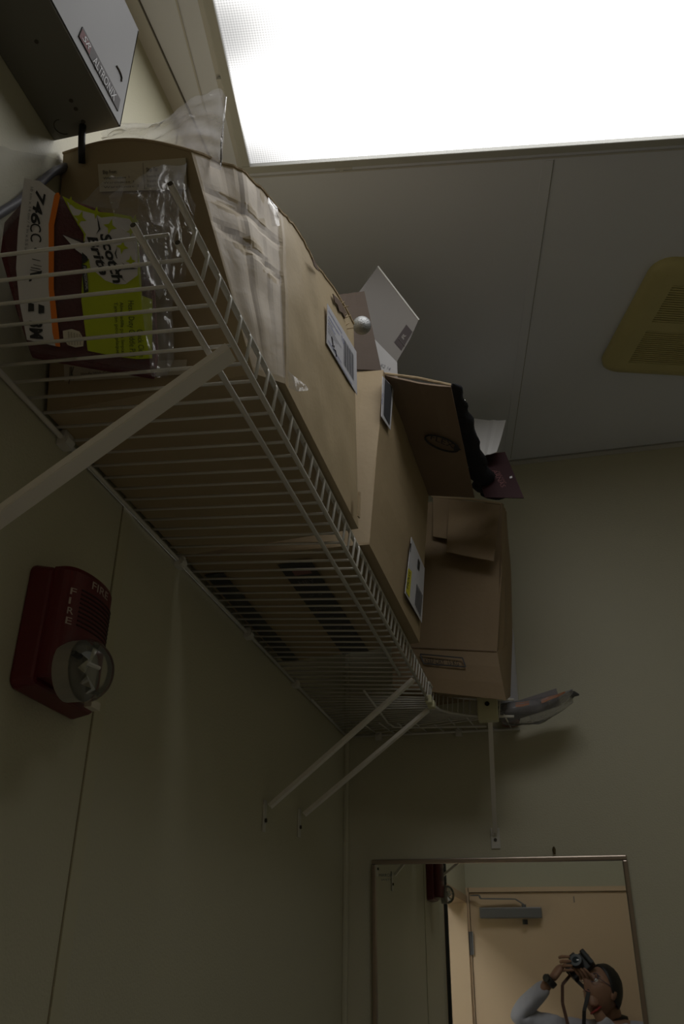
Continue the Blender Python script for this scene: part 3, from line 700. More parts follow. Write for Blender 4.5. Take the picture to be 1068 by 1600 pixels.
mb = MB(); text_px(mb, 'INV-20', (597.6, 632), (599.6, 615), (-2.4, -1.6), pb2, .0024); mb.build('label_lettering', M_INKB, l2)['kind'] = 'stuff'
q = [(642, 839), (662.5, 888), (658, 973), (632, 927)]
l3 = MB().prism([pb2(*p) for p in q], (.001, 0, 0)).build('shipping_label', M_PAPER, t)
mb = MB(); poly_px(mb, [(637.5, 887), (643, 893), (639.5, 934), (634, 924)], pb2, .002); mb.build('yellow_box', M_YEL, l3)
mb = MB(); text_px(mb, 'FRAG', (637.6, 921), (641, 895), (-2.6, -3.4), pb2, .0025); poly_px(mb, [(640.6, 848), (642.5, 850), (641.3, 863), (640.3, 862)], pb2, .002); poly_px(mb, [(653, 872), (656, 879), (655, 892), (652, 888)], pb2, .002)
for k in range(6): poly_px(mb, [(651 + 1.6 * k, 912 + 3.2 * k), (651.8 + 1.6 * k, 914 + 3.2 * k), (649 + 1.5 * k, 947 + 3.4 * k), (648.2 + 1.5 * k, 945 + 3.4 * k)], pb2, .002)
mb.build('label_print', M_INK, l3)
MB().prism([pb2(558.5, 768, .001), pb2(561.5, 770, .001), pb2(560.5, 810, .001), pb2(557.5, 806, .001)], (.002, 0, 0)).build('paper_scrap', M_CORR, t)
mb = MB(); cz = lambda p: p + V((0, 0, -.0045))
for x0, x1 in ((.155, .215), (.02, .055)):
    u = lambda x, y: V((x, y, 2.197 + (BZ - 2.197) * x / .32 - .0052))
    mb.add([u(x0, -1.16), u(x1, -1.16), u(x1, -.675), u(x0, -.675)], [(0, 1, 2, 3)])
pt = mb.build('printed_tape', mat('black_printed_tape', (.02, .021, .026), .35), t)
mb = MB(); u2 = lambda x, y: V((x, y, 2.197 + (BZ - 2.197) * x / .32 - .0062))
def tape_text(s, x0, x1, y, h):
    vs, fs = text_shape(s, 0, .01); mb.add([u2(x0 + (x1 - x0) * a.x, y + h * (1 - a.y)) for a in vs], fs)
for y, s, h in ((-1.085, 'HEY', .016), (-1.02, 'o  o', .010), (-.955, 'distinct', .013), (-.90, 'C', .013), (-.845, 'on', .015), (-.80, 'distinct', .013), (-.745, 'o o', .01), (-.70, 'C', .013)):
    wd = {'distinct': .045, 'HEY': .03, 'o  o': .025, 'o o': .025}.get(s, .012); tape_text(s, .185 - wd / 2, .185 + wd / 2, y, h)
mb.build('tape_lettering', mat('tape_lettering_grey', (.16, .15, .15), .5), pt)['kind'] = 'stuff'
MB().add([u2(.172, -1.132), u2(.204, -1.132), u2(.204, -1.108), u2(.172, -1.108)], [(0, 1, 2, 3)]).build('tape_stamp', M_PINK, pt)
# ---- box 3 in the corner
t = empty('cardboard_box', (.34, -.24, 2.2), 'tall cardboard box in the room corner with a torn flap hanging down', 'box', 'cardboard boxes on the shelves')
y3 = -.375
a00, a10, a11, a01 = V((.21, y3 + .01, 2.215)), at(790, 1094, 1, y3), at(797, 1088, 1, -.20), V((.21, -.20, 2.205))
c0, c1 = V((.21, y3, 2.318)), at(776, 1018, 1, y3)
t00, t10, t11, t01 = V((.22, y3, 2.742)), at(784, 786, 1, y3), at(791, 800, 1, -.20), V((.22, -.20, 2.80))
s1 = at(800, 1000, 1, -.20)
mb = MB()
mb.slab([a00, a10, c1, c0], .004, (8, 3), lambda u, v: .004 * math.sin(math.pi * v)); mb.slab([c0, c1, t10, t00], .004, (8, 8), wob(11))
mb.slab([a10, a11, s1, c1], .004, (4, 3)); mb.slab([c1, s1, t11, t10], .004, (6, 8), lambda u, v: .004 * nz(u * 4, v * 3, 9) + .004 * math.sin(math.pi * v))
mb.slab([a11, a01, t01, t11], .004, (3, 3)); mb.slab([a01, a00, t00, t01], .004, (3, 3)); mb.slab([a00, a01, a11, a10], .004, (2, 2))
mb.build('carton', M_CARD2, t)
h0, h1 = at(703, 779, 1, y3 - .006), at(781, 789, 1, y3 - .006)
MB().slab([at(697, 862, 1, y3 - .045), at(771, 877, 1, y3 - .045), h1, h0], .004, (8, 6), lambda u, v: .004 * math.sin(math.pi * v) + .003 * nz(u * 4, v * 4, 3)).build('flap', M_CARD2, t)
MB().slab([at(676, 838, 1, y3 - .016), at(699, 842, 1, y3 - .02), at(703, 779, 1, y3 - .006), at(676, 775, 1, y3 - .006)], .004, (4, 6)).build('flap', M_CARD2, t)
MB().tube([at(674, 776, 1, y3 - .004), at(700, 778, 1, y3 - .006), at(735, 780, 1, y3 - .006), at(782, 787, 1, y3 - .004)], .0035, 6).build('folded_edge', M_CORR, t)
p3 = Plane(a00, (a10 - a00).cross(c0 - a00))
mb = MB()
rp = [(656, 1022), (722, 1028), (727, 1042), (662, 1037)]
for i in range(4): mb.bar(p3(*rp[i], .006), p3(*rp[(i + 1) % 4], .006), .003, .0008, (1, 0, 0) if i % 2 == 0 else (0, 0, 1))
text_px(mb, 'KEEP DRY  15 KG', (664, 1035.5), (717, 1040), (-1.6, -7.5), p3, .0065); mb.build('printed_panel', M_INK, t)
MB().bar(c0 + V((.01, -.003, 0)), c1 + V((0, -.003, 0)), .0016, .0016).build('panel_crease', M_CARDI, t)

# ================================================================== THINGS ON AND IN THE BOXES
bc = at(565, 508.5, 1, -1.215); 
tag(MB().sphere(bc, .0178, 24, 16).build('glitter_ball', M_BALL, None, smooth=True), 'small silver glitter ball between the big box and the brown flap', 'ball')
# white carton standing open in box 2
t = empty('white_carton', (.33, -.98, 2.62), 'open white carton standing in the middle box with lid raised', 'carton')
lp = [at(590, 417, 1, -1.06), at(653, 499, 1, -1.0), at(618, 561, 1, -1.0), at(585, 524, 1, -1.05), at(556, 464, 1, -1.08)]
lidp = Plane(lp[0], (lp[1] - lp[0]).cross(lp[2] - lp[0]))
lidq = [(590, 417), (653.5, 500), (640, 530), (619, 566), (584, 530), (550, 470)]
nrm = lidp.n if (CAM - lidp.p).dot(lidp.n) < 0 else -lidp.n
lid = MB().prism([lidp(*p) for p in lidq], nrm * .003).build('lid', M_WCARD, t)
MB().tube([lidp(590, 416.5), lidp(654, 500)], .0022, 6).build('lid_edge', M_WEDGE, lid)
mb = MB(); poly_px(mb, [(634.5, 507), (644, 518.5), (626.8, 547.5), (615.7, 534.5)], lidp, .001); st = mb.build('printed_block', mat('brown_print', (.05, .035, .035), .7), lid)
mb = MB(); text_px(mb, 'R', (630, 531), (634.5, 523.5), (-3.4, -4.2), lidp, .0018, bold=.03); mb.bar(lidp(622, 529, .0015), lidp(632, 541, .0015), .0012, .0006); mb.build('block_lettering', M_WCARD, lid)
MB().slab([at(550, 476, 1, -1.075), at(556, 469, 1, -1.075), at(590, 417, 1, -1.055), at(587, 415, 1, -1.055)], .002, (2, 2)).build('tape_strip', P_TAPE, t)
bpl = [at(583, 585, 1, -1.035), at(621, 592, 1, -1.0), at(620, 566, 1, -1.005), at(583, 528, 1, -1.04)]
MB().slab(bpl, .004, (2, 2)).build('side_panel', mat('white_carton_lit', (.44, .43, .43), .55), t)  # lighter copy of the carton white: light on this panel put into the colour
bq = Plane(bpl[0], (bpl[1] - bpl[0]).cross(bpl[3] - bpl[0]))
mb = MB(); text_px(mb, 'K2 14', (594, 572), (609, 579), (1.5, -4.5), bq, .0016, .2); mb.build('side_lettering', M_INKG, t)
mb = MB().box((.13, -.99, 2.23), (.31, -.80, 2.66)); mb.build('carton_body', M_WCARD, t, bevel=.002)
# black knitted garment pack on the flap
t = empty('garment_pack', (.48, -.75, 2.66), 'bunched black knitted fabric with maroon card on the outfolded flap', 'garment')
mb = MB(); P = []; F = []; nu, nv = 14, 40
path = [(703, 601, 2.662), (712, 640, 2.666), (722, 685, 2.667), (735, 730, 2.665), (752, 765, 2.662), (766, 774, 2.662)]
ctr = [V(Plane((0, 0, z), (0, 0, 1))(x + 5 + i * 1.8, y + 5)) for i, (x, y, z) in enumerate(path)]
for j in range(nv + 1):
    f = j / nv * (len(ctr) - 1); i = min(int(f), len(ctr) - 2); c = ctr[i].lerp(ctr[i + 1], f - i); ra = .013 + .016 * min(1, j / nv * 1.5)
    ra *= 1 if 0 < j < nv else .1
    for k in range(nu):
        a = 2 * math.pi * k / nu; d = V((math.cos(a), .25 * math.cos(a), math.sin(a) * .62))
        P.append(c + d * ra * (1 + .16 * math.sin(j * 1.25) + .35 * nz(k * .5, j * .35, 4)) + V((0, 0, .010)))
for j in range(nv):
    for k in range(nu): F.append((j * nu + k, j * nu + (k + 1) % nu, (j + 1) * nu + (k + 1) % nu, (j + 1) * nu + k))
mb.add(P, F); mb.build('knitted_fabric', M_KNIT, t, smooth=True)
mp = Plane(at(780, 745, 1, -.56), V((-.15, -1, .25)))
mc = MB().prism([mp(*p) for p in ((737, 712), (788.5, 706), (818, 778), (757, 777))], (.0, .003, 0)).build('header_card', M_MAROON, t)
mb = MB(); text_px(mb, 'ARNAS', (768, 735), (783, 762), (7, -2.2), mp, .0012, .1); text_px(mb, 'FINE KNIT', (777, 737), (788, 756), (3, -1), mp, .0012); mb.build('card_lettering', M_PINK, mc)
MB().prism([mp(*p, .001) for p in ((795.5, 745), (799.5, 743.5), (800, 746.5), (796, 747.5))], (0, .0015, 0)).build('hang_hole', M_SHEET, mc)
mb = MB(); text_px(mb, 'o-', (748, 742), (763, 748), (1, -5), mp, .004); mb.build('small_badge', M_PINK, mc)
mb = MB(); bp3 = Plane((0, 0, 2.70), (0, 0, 1)); q0 = bp3(722, 628); mb.tube([q0 + V((.006 * math.cos(a / 4), .0, .006 * math.sin(a / 4))) for a in range(26)], .0016, 6); mb.build('metal_ring', M_CHROME, t)
# white folded paper behind the card
wp = Plane(at(760, 690, 1, -.52), V((-.05, -1, .75)))
P = []; F = []; nx, ny = 10, 8
qs = [(724, 716), (776, 710), (790, 660), (726, 652)]
for j in range(ny + 1):
    for i in range(nx + 1):
        u, v = i / nx, j / ny; x, y = lerp2(lerp2(qs[0], qs[1], u), lerp2(qs[3], qs[2], u), v); p = wp(x, y)
        p += V((0, -.012 * max(0, u - .66) * 3 + .006 * math.sin(v * 3) * u, 0)) + V((0, -.004 if abs(u - .7) < .06 else 0, 0)); P.append(p)
for j in range(ny):
    for i in range(nx): a = j * (nx + 1) + i; F.append((a, a + 1, a + nx + 2, a + nx + 1))
mb = MB(); mb.add(P, F); o = mb.build('paper_sheet', M_SHEET); md = o.modifiers.new('s', 'SOLIDIFY'); md.thickness = .0012
tag(o, 'curled white paper sheet sticking up behind the maroon card', 'paper')

# bottle and flat pack on the back-wall shelf
bt = V((.478, -.040, 2.190))
t = empty('bottle', bt, 'white tapered plastic bottle half hidden behind the corner box', 'bottle')
MB().tube([bt + V((0, 0, z)) for z in (.012, .035)], .026, 20).build('base_band', mat('dark_band', (.05, .03, .03), .4), t, smooth=False)
MB().tube([bt, bt + V((0, 0, .012))], .0235, 20).build('base', mat('bottle_red', (.22, .05, .04), .4), t)
MB().tube([bt + V((0, 0, .035)), bt + V((.0, 0, .05)), bt + V((.003, 0, .15)), bt + V((.01, 0, .26)), bt + V((.012, 0, .30)), bt + V((.012, 0, .34))], [.0255, .026, .024, .019, .012, .010], 20).build('bottle_body', mat('bottle_white', (.62, .62, .68), .35), t, smooth=True)
t = empty('wipes_pack', (.54, -.13, 2.17), 'flat clear plastic pack with orange print hanging off the shelf end', 'pack')
PX0, PX1, PY0, PY1 = .455, .650, -.195, -.075
def pkb(u): return 2.168 + .062 * max(0, (u - .50) / .50) ** 1.4
def pkt(u): return 2.168 + .050 + .020 * u
def pkp(u, v, s_):                                     # s_ = 0 underside .. 1 top
    e = (math.sin(math.pi * min(.985, max(.015, v))) ** .35) * min(1, (u + .02) / .08) ** .5
    m = (pkb(u) + pkt(u)) / 2; h = max(.003, (pkt(u) - pkb(u)) / 2) * e
    return V((PX0 + (PX1 - PX0) * u, PY0 + (PY1 - PY0) * v, m + (2 * s_ - 1) * h + .003 * nz(u * 8, v * 5, s_ * 3)))
P = []; F = []; nx, ny = 24, 16
for side in (0, 1):
    for j in range(ny + 1):
        for i in range(nx + 1): P.append(pkp(i / nx, j / ny, 1 - side))
m_ = (nx + 1) * (ny + 1)
for side in (0, 1):
    for j in range(ny):
        for i in range(nx):
            a = side * m_ + j * (nx + 1) + i; f = (a, a + 1, a + nx + 2, a + nx + 1); F.append(f if side == 0 else f[::-1])
for i in range(nx):
    F.append((i, m_ + i, m_ + i + 1, i + 1)); k = ny * (nx + 1); F.append((k + i, k + i + 1, m_ + k + i + 1, m_ + k + i))
mb = MB(); mb.add(P, F); mb.build('wrapper', P_BAGM, t, smooth=True)
mb = MB(); c8 = [pkp(.06, .14, 0), pkp(.80, .14, 0), pkp(.80, .86, 0), pkp(.06, .86, 0)]
mb.slab([p + V((0, 0, .030)) for p in c8], .022, (10, 2), lambda u, v: .010 * u); mb.build('wipes', mat('grey_wipes', (.26, .24, .25), .8, var=.15), t)
for a, b in ((.24, .42), (.58, .90)):
    n_ = 6; mb = MB(); top = [pkp(a + (b - a) * k / n_, .02, .98) + V((0, -.0015, .0015)) for k in range(n_ + 1)]; low = [pkp(a + (b - a) * k / n_, .012, .55) + V((0, -.0025, 0)) for k in range(n_ + 1)]
    mb.add(top + low, [(k, k + 1, n_ + 2 + k, n_ + 1 + k) for k in range(n_)]); mb.build('orange_print', mat('orange_wrapper', (.40, .14, .04), .4), t)
c = pkp(.97, .4, .6); mb = MB(); mb.tube([c, c + V((.010, 0, .004)), c + V((.022, 0, .0))], [.010, .008, .002], 8); mb.build('twisted_end', mat('dark_wrapper', (.07, .07, .07), .3), t)

# ================================================================== SCRUB PADS IN THEIR BAG
t = empty('scrub_pad_pack', (.12, -1.78, ZS), 'burgundy scrub pads in a clear bag with white and lime labels', 'scrub pads')
pl = Plane((.060, -1.812, 2.191), (.405, -.914, -.20)); pkn = pl.n          # face of the pack: turned to the room, leaning out
outline = [(44, 537), (22, 470), (0, 392), (6, 345), (40, 306), (98, 304), (150, 322), (205, 345), (220, 385), (240, 415), (244, 470), (248, 540), (243, 572), (190, 563), (130, 553)]
for k in range(2):
    j_ = random.uniform(-3, 3)
    MB().prism([pl(x + j_ - 3 * k * 0, y + j_ * .5) - pkn * (.003 + .0205 * k) for x, y in outline], -pkn * .018).build('pad', M_PAD, t, bevel=.004)
def px_part(name, polys, m, off, par=t):
    mb = MB()
    for p in polys: poly_px(mb, p, pl, off)
    return mb.build(name, m, par, fix=False)
wb = px_part('white_label', [[(38, 278), (62, 283), (88, 303), (77, 350), (77, 450), (84, 520), (88, 541), (42, 531), (30, 470), (25, 420), (28, 360)]], M_WPRINT, .0015)
os_ = px_part('orange_stripe', [[(85, 305), (88, 301), (92, 301), (94, 306), (84.5, 352), (84, 450), (92, 520), (94, 542), (87, 541), (82, 520), (76, 450), (76, 350)]], M_ORANGE, .0022)
mb = MB()
text_px(mb, '746', (57, 297), (47, 349), (15, 2.5), pl, .0026, .25, .025); text_px(mb, 'CC', (47, 350), (48, 380), (17, -1.5), pl, .0026, .2)
text_px(mb, '6', (53, 387), (52, 394), (7, 0), pl, .0026); text_px(mb, 'L', (48, 427), (46, 440), (17, -4), pl, .0026, 0, .04)
text_px(mb, '3M', (46, 501), (48, 530), (19, 0), pl, .0026, .1, .04)
for (a, b, w_) in (((50, 404), (52, 413), 13), ((48, 417), (47, 421), 15)): mb.add([pl(*p, .0026) for p in ((a[0], a[1]), (a[0] + w_, a[1] + 3), (a[0] + w_, a[1] + 4.2), (a[0], a[1] + 1.2))], [(0, 1, 2, 3)]); mb.add([pl(*p, .0026) for p in ((b[0], b[1]), (b[0] + w_, b[1] + 3), (b[0] + w_, b[1] + 4), (b[0], b[1] + 1))], [(0, 1, 2, 3)])
for dx, y0 in ((44, 475), (60, 478)):
    mb.add([pl(*p, .0026) for p in ((dx, y0 - 3), (dx + 9, y0), (dx + 9, y0 + 11), (dx, y0 + 12))], [(0, 1, 2, 3)])
mb.build('label_lettering', M_INK, wb)
mb = MB(); text_px(mb, '10 cm x 14 cm / 4 in x 5.5 in', (48, 292), (38, 392), (4.2, .6), pl, .0026); mb.build('small_print', M_INKG, wb)
gl_ = px_part('lime_label', [[(97, 306), (130, 322), (152, 331), (176, 333), (205, 338), (214, 352), (218, 400), (222, 462), (238, 468), (237.5, 560), (213, 561), (180, 557), (137, 548), (127, 470), (128, 440), (130, 398), (131, 366), (112, 335)]], M_GREEN, .0015)
wp_ = px_part('starburst', [[(104, 314), (118, 326), (131, 330), (150, 335), (158, 340), (176, 338), (202, 342), (213, 358), (215, 400), (215, 430), (196, 444), (180, 444), (164, 438), (141, 418), (139, 405), (118, 390), (98, 367), (131, 381), (134, 366), (112, 333)]], M_WPRINT, .0022)
def star(cx, cy, r, a0=0):
    return [(cx + (r if k % 2 == 0 else r * .38) * math.cos(R(a0 + k * 45)) , cy + (r if k % 2 == 0 else r * .38) * math.sin(R(a0 + k * 45)) * 1.15) for k in range(8)]
px_part('printed_star', [star(125, 341, 11, 20), star(172, 354, 11, 15), star(150, 332, 9, 10), star(191, 386, 10, 10), star(204, 362, 7, 0), star(204, 408, 8, 0), star(210, 344, 8, 15), star(110, 314, 7, 10)], M_GREEN, .0028, gl_)
mb = MB()
text_px(mb, 'Scotch', (156, 366), (178, 444), (15, -4.5), pl, .0032, .25, .03); text_px(mb, 'Brite', (136, 370), (157, 431), (14, -4), pl, .0032, .25, .03)
for p in ([(151, 335), (154, 358), (150, 366), (157, 358)], [(183, 385), (179, 396), (182, 404), (183.5, 404), (181, 396)], [(190, 410), (200, 417), (216, 420), (198, 419)], [(216, 420), (190, 421), (186, 425), (188, 432), (198, 442), (184, 430), (183, 423), (188, 419)], [(128, 394), (136, 401), (138, 406), (132, 411), (128, 412)], [(98, 366), (131, 380), (134, 375), (131, 378)]): poly_px(mb, p, pl, .0032)
poly_px(mb, [(127, 412), (135.5, 415), (138, 456), (131, 458)], pl, .0032)
mb.build('brand_lettering', M_INK, gl_)
mb = MB(); text_px(mb, 'PROFESSIONAL', (129.5, 416), (134, 453), (4.4, 0), pl, .0038); mb.build('bar_lettering', M_WPRINT, gl_)
mb = MB(); text_px(mb, 'Quick Clean', (214, 515), (217, 558), (9, 0), pl, .003); text_px(mb, 'Heavy Duty Griddle Pad', (200, 470), (203, 557), (9, 0), pl, .003); text_px(mb, 'Almohadilla para limpiar', (187, 472), (190, 554), (5.5, 0), pl, .003); text_px(mb, 'Tampon pour plaque', (178, 472), (182, 553), (5.5, 0), pl, .003)
mb.build('lime_lettering', mat('dark_green_ink', (.03, .04, .01), .5), gl_)
so = px_part('oval_sticker', [[(98, 517), (112, 514), (124, 518), (131, 530), (130, 541), (118, 543), (106, 539), (99, 530)]], M_PAPERT, .0022)
mb = MB()
for k in range(5): text_px(mb, 'xxxxxxx', (106 + k * 4.4, 518 + k), (107 + k * 4.4, 539), (3, 0), pl, .003)
mb.build('sticker_print', mat('sticker_grey', (.16, .13, .10), .5), so)
def crumple(name, outline_px, pl_, m, amp, seed, n=26, fold=0, parent=None, off=0.0, thick=0):
    """a crinkled polythene sheet filling a quad given by four corners; rows follow bowed edges"""
    P = []; F = []; q = outline_px
    for j in range(n + 1):
        for i in range(n + 1):
            u, v = i / n, j / n
            top = q['top']; bot = q['bot']
            def along(c, s):
                f = s * (len(c) - 1); k = min(int(f), len(c) - 2); return lerp2(c[k], c[k + 1], f - k)
            x, y = lerp2(along(bot, u), along(top, u), v); p = pl_(x, y)
            d = amp * (nz(u * 4, v * 4, seed) + .5 * nz(u * 10, v * 9, seed + 3) + .7 * abs(nz(u * 3 + 5, v * 6, seed + 1))) * (.25 + .75 * v)
            P.append(p - pl_.n * d + pl_.n * off)
    for j in range(n):
        for i in range(n): a = j * (n + 1) + i; F.append((a, a + 1, a + n + 2, a + n + 1))
    mb = MB(); mb.add(P, F); return mb.build(name, m, parent, smooth=True)
pack = t
crumple('bag_film', {'bot': [(40, 552), (130, 571), (200, 580), (262, 592)], 'top': [(2, 350), (60, 300), (130, 312), (235, 345)]}, pl, P_BAG, .002, 61, n=20, parent=pack, off=.0006)
crumple('bag_side', {'bot': [(236, 588), (248, 590), (262, 585), (272, 560)], 'top': [(205, 338), (225, 345), (250, 350), (268, 380)]}, Plane((.20, -1.80, 2.3), (.75, -.62, -.1)), P_BAGW, .006, 71, n=20, parent=pack)
tp4 = Plane((.15, -1.850, 2.45), (.35, -1, -.1)); tp5 = Plane((.17, -1.830, 2.45), (.55, -.8, .1))
crumple('bag_mouth', {'bot': [(180, 345), (205, 372), (222, 420), (250, 470), (262, 440)], 'top': [(170, 306), (205, 285), (235, 262), (262, 256), (292, 254)]}, tp4, P_BAGW, .010, 31, n=30, parent=pack)
crumple('bag_mouth', {'bot': [(215, 380), (235, 440), (268, 470), (290, 430)], 'top': [(215, 275), (245, 262), (278, 254), (306, 320)]}, tp5, P_BAG, .014, 41, n=30, parent=pack)
crumple('bag_mouth', {'bot': [(128, 322), (150, 328), (185, 330)], 'top': [(158, 292), (175, 276), (197, 284)]}, tp4, P_BAGW, .004, 57, n=12, parent=pack, off=.004)
crumple('bag_film', {'bot': [(-50, 420), (-20, 405), (10, 360), (36, 330)], 'top': [(-50, 225), (-10, 228), (40, 236), (98, 250)]}, Plane((.05, -1.86, 2.44), (.45, -.9, -.1)), P_BAGW, .006, 21, n=20, parent=pack)
t = empty('plastic_bag', (.15, -1.62, 2.62), 'crumpled clear plastic bag sticking up behind the big box top', 'plastic bag')
tp1 = Plane((.14, -1.757, 2.62), (.12, 1, .05)); tp2 = Plane((.14, -1.735, 2.62), (-.05, 1, .10))
s1_ = {'bot': [(168, 246), (205, 242), (250, 244), (300, 252), (346, 266)], 'top': [(157, 208), (180, 190), (235, 195), (265, 182), (293, 157), (320, 148), (347, 141), (353, 152)]}
s2_ = {'bot': [(180, 250), (230, 248), (280, 252), (345, 272)], 'top': [(166, 205), (200, 200), (245, 196), (272, 175), (300, 158), (349, 145)]}
crumple('bag_film', s1_, tp1, P_BAGM, .010, 3, parent=t); crumple('bag_film', s2_, tp2, P_BAG, .014, 9, parent=t)
MB().tube([tp1(353, 152), tp1(349, 190), tp1(345.5, 225), tp1(345, 260)], .0012, 6).build('sealed_edge', P_BAGW, t, smooth=True)

# ================================================================== THE PHOTOGRAPHER (seen in the mirror)
person = empty('person', (.70, -2.70, 0), 'photographer in pale grey shirt and round glasses holding a camera up', 'person')
def skin_mesh(name, joints, edges, root, sub=2):
    """joints: name->(pos, radius[, radius2]); grows one surface over the skeleton"""
    names = list(joints); me = bpy.data.meshes.new(name); me.from_pydata([V(joints[k][0]) for k in names], [(names.index(a), names.index(b)) for a, b in edges], [])
    o = bpy.data.objects.new(name, me); COL.objects.link(o)
    md = o.modifiers.new('skin', 'SKIN'); md.use_smooth_shade = True; o.modifiers.new('sub', 'SUBSURF').levels = sub
    for i, k in enumerate(names):
        sv = me.skin_vertices[0].data[i]; r_ = joints[k][1]; sv.radius = (r_, joints[k][2] if len(joints[k]) > 2 else r_); sv.use_root = (k == root)
    dg = bpy.context.evaluated_depsgraph_get(); m2 = bpy.data.meshes.new_from_object(o.evaluated_get(dg)); bpy.data.objects.remove(o); bpy.data.meshes.remove(me); return m2
HEAD = V((.678, -2.705, 1.500)); FD = V((-.58, .60, .58)).normalized()            # head centre and where the face points
S_l, S_r = V((.545, -2.72, 1.312)), V((.895, -2.745, 1.312))
E_l, W_l = V((.250, -2.625, 1.385)), V((.440, -2.61, 1.548))
E_r, W_r = V((.80, -2.62, 1.155)), V((.635, -2.605, 1.430))
pelv = V((.71, -2.72, .92)); neck = V((.722, -2.745, 1.375))
J = {'pelvis': (pelv, .135, .10), 'waist': (V((.71, -2.73, 1.03)), .115, .09), 'chest': (V((.715, -2.735, 1.17)), .14, .10), 'top': (V((.72, -2.742, 1.295)), .10, .075), 'neck': (neck, .052), 'skull': (HEAD + V((.015, -.02, -.03)), .06),
     'sl': (S_l, .055), 'el': (E_l, .042), 'wl': (W_l, .026), 'sr': (S_r, .055), 'er': (E_r, .042), 'wr': (W_r, .026),
     'hl': (V((.63, -2.72, .88)), .088), 'kl': (V((.62, -2.70, .48)), .055), 'al': (V((.615, -2.735, .09)), .038), 'fl': (V((.605, -2.60, .035)), .032),
     'hr': (V((.79, -2.72, .88)), .088), 'kr': (V((.80, -2.69, .48)), .055), 'ar': (V((.805, -2.735, .09)), .038), 'fr': (V((.82, -2.60, .035)), .032)}
ED = [('pelvis', 'waist'), ('waist', 'chest'), ('chest', 'top'), ('top', 'neck'), ('neck', 'skull'), ('top', 'sl'), ('sl', 'el'), ('el', 'wl'), ('top', 'sr'), ('sr', 'er'), ('er', 'wr'), ('pelvis', 'hl'), ('hl', 'kl'), ('kl', 'al'), ('al', 'fl'), ('pelvis', 'hr'), ('hr', 'kr'), ('kr', 'ar'), ('ar', 'fr')]
body = [skin_mesh('body', J, ED, 'pelvis')]
def hand(wrist, palm, tips, thumb, r0=.0085):
    """palm chain plus four bent fingers and a thumb, each its own skinned chain rooted in the palm"""
    out = [skin_mesh('palm', {'w': (wrist, .026, .020), 'm': (wrist.lerp(palm, .55), .034, .018), 'p': (palm, .036, .016)}, [('w', 'm'), ('m', 'p')], 'w', 1)]
    for (k0, k1, k2, k3), r_ in tips: out.append(skin_mesh('finger', {'a': (k0, r_), 'b': (k1, r_), 'c': (k2, r_ * .92), 'd': (k3, r_ * .75)}, [('a', 'b'), ('b', 'c'), ('c', 'd')], 'a', 1))
    t0, t1, t2 = thumb; out.append(skin_mesh('thumb', {'a': (t0, r0 * 1.25), 'b': (t1, r0 * 1.1), 'c': (t2, r0 * .8)}, [('a', 'b'), ('b', 'c')], 'a', 1)); return out
LF = V((-.21, .855, .47)).normalized()                                # where the camera points
CU = V((-.55, .18, -.30)); CU = (CU - LF * CU.dot(LF)).normalized()       # camera's own sideways axis
CV = LF.cross(CU).normalized()
CC = V((.585, -2.655, 1.615))                                          # camera body centre
# left hand (image left) grips the camera's left side, right hand cradles it from below
pl_c = CC + V((-.085, .0, .005)); fs = []
for k in range(4):
    b0 = pl_c + V((-.012 + .004 * k, .010, .030 - .020 * k)); fs.append(((b0, b0 + V((.012, .034, .004)), b0 + V((.036, .050, .004)), b0 + V((.056, .044, .003))), (.0085, .009, .0085, .0072)[k]))
body += hand(W_l, pl_c, fs, (pl_c + V((-.002, -.014, -.015)), pl_c + V((.018, -.036, .004)), pl_c + V((.042, -.044, .016))))
pr_c = CC + V((.040, .000, -.092)); fs = []
for k in range(4):
    b0 = pr_c + V((.022 - .020 * k, .012, .020 + .003 * k)); fs.append(((b0, b0 + V((-.014, .022, .026)), b0 + V((-.030, .030, .048)), b0 + V((-.046, .026, .062))), (.0075, .0085, .009, .0085)[k]))
body += hand(W_r, pr_c, fs, (pr_c + V((.028, -.01, -.006)), pr_c + V((.04, .012, .026)), pr_c + V((.034, .024, .056))))
# head
HZ = (V((0, 0, 1)) - FD * FD.z).normalized(); HX = FD.cross(HZ).normalized()     # up and sideways of the head
def hp(x, y, z): return HEAD + HX * x + FD * y + HZ * z
def g(a, b, s): return math.exp(-((a * a + b * b) / (2 * s * s)))
P = []; F = []; nu, nv = 40, 30
for j in range(nv + 1):
    ph = math.pi * j / nv
    for i in range(nu):
        a = 2 * math.pi * i / nu; x = math.sin(ph) * math.sin(a); y = math.sin(ph) * math.cos(a); z = math.cos(ph)
        X, Y, Z = x * .078, y * .099, z * .122
        if z < 0: X *= 1 + .22 * z; Y *= 1 + .12 * z if y > 0 else 1 + .35 * z
        if y > 0:
            Y += .022 * g(x / .17, (z + .18) / .22, 1) + .010 * g(x / .12, (z + .02) / .35, 1)          # nose and bridge
            Y += .007 * g(x / .35, (z + .52) / .12, 1) + .010 * g(x / .3, (z + .80) / .14, 1) + .006 * g(x / .6, (z - .22) / .1, 1)   # lips, chin, brow
            for s_ in (-1, 1): Y -= .010 * g((x - s_ * .42) / .17, (z - .05) / .12, 1)
        P.append(hp(X, Y, Z))
for j in range(nv):
    for i in range(nu): F.append((j * nu + i, j * nu + (i + 1) % nu, (j + 1) * nu + (i + 1) % nu, (j + 1) * nu + i))
hb = MB(); hb.add(P, F)
for s_ in (-1, 1):
    hb.sphere(hp(s_ * .079, -.008, -.008), 1, 12, 8, Matrix((HX * .009, FD * .018, HZ * .031)).transposed())
hme = bpy.data.meshes.new('head'); hme.from_pydata(hb.v, [], hb.f); body.append(hme)
bm = bmesh.new()
for m_ in body: bm.from_mesh(m_); bpy.data.meshes.remove(m_)
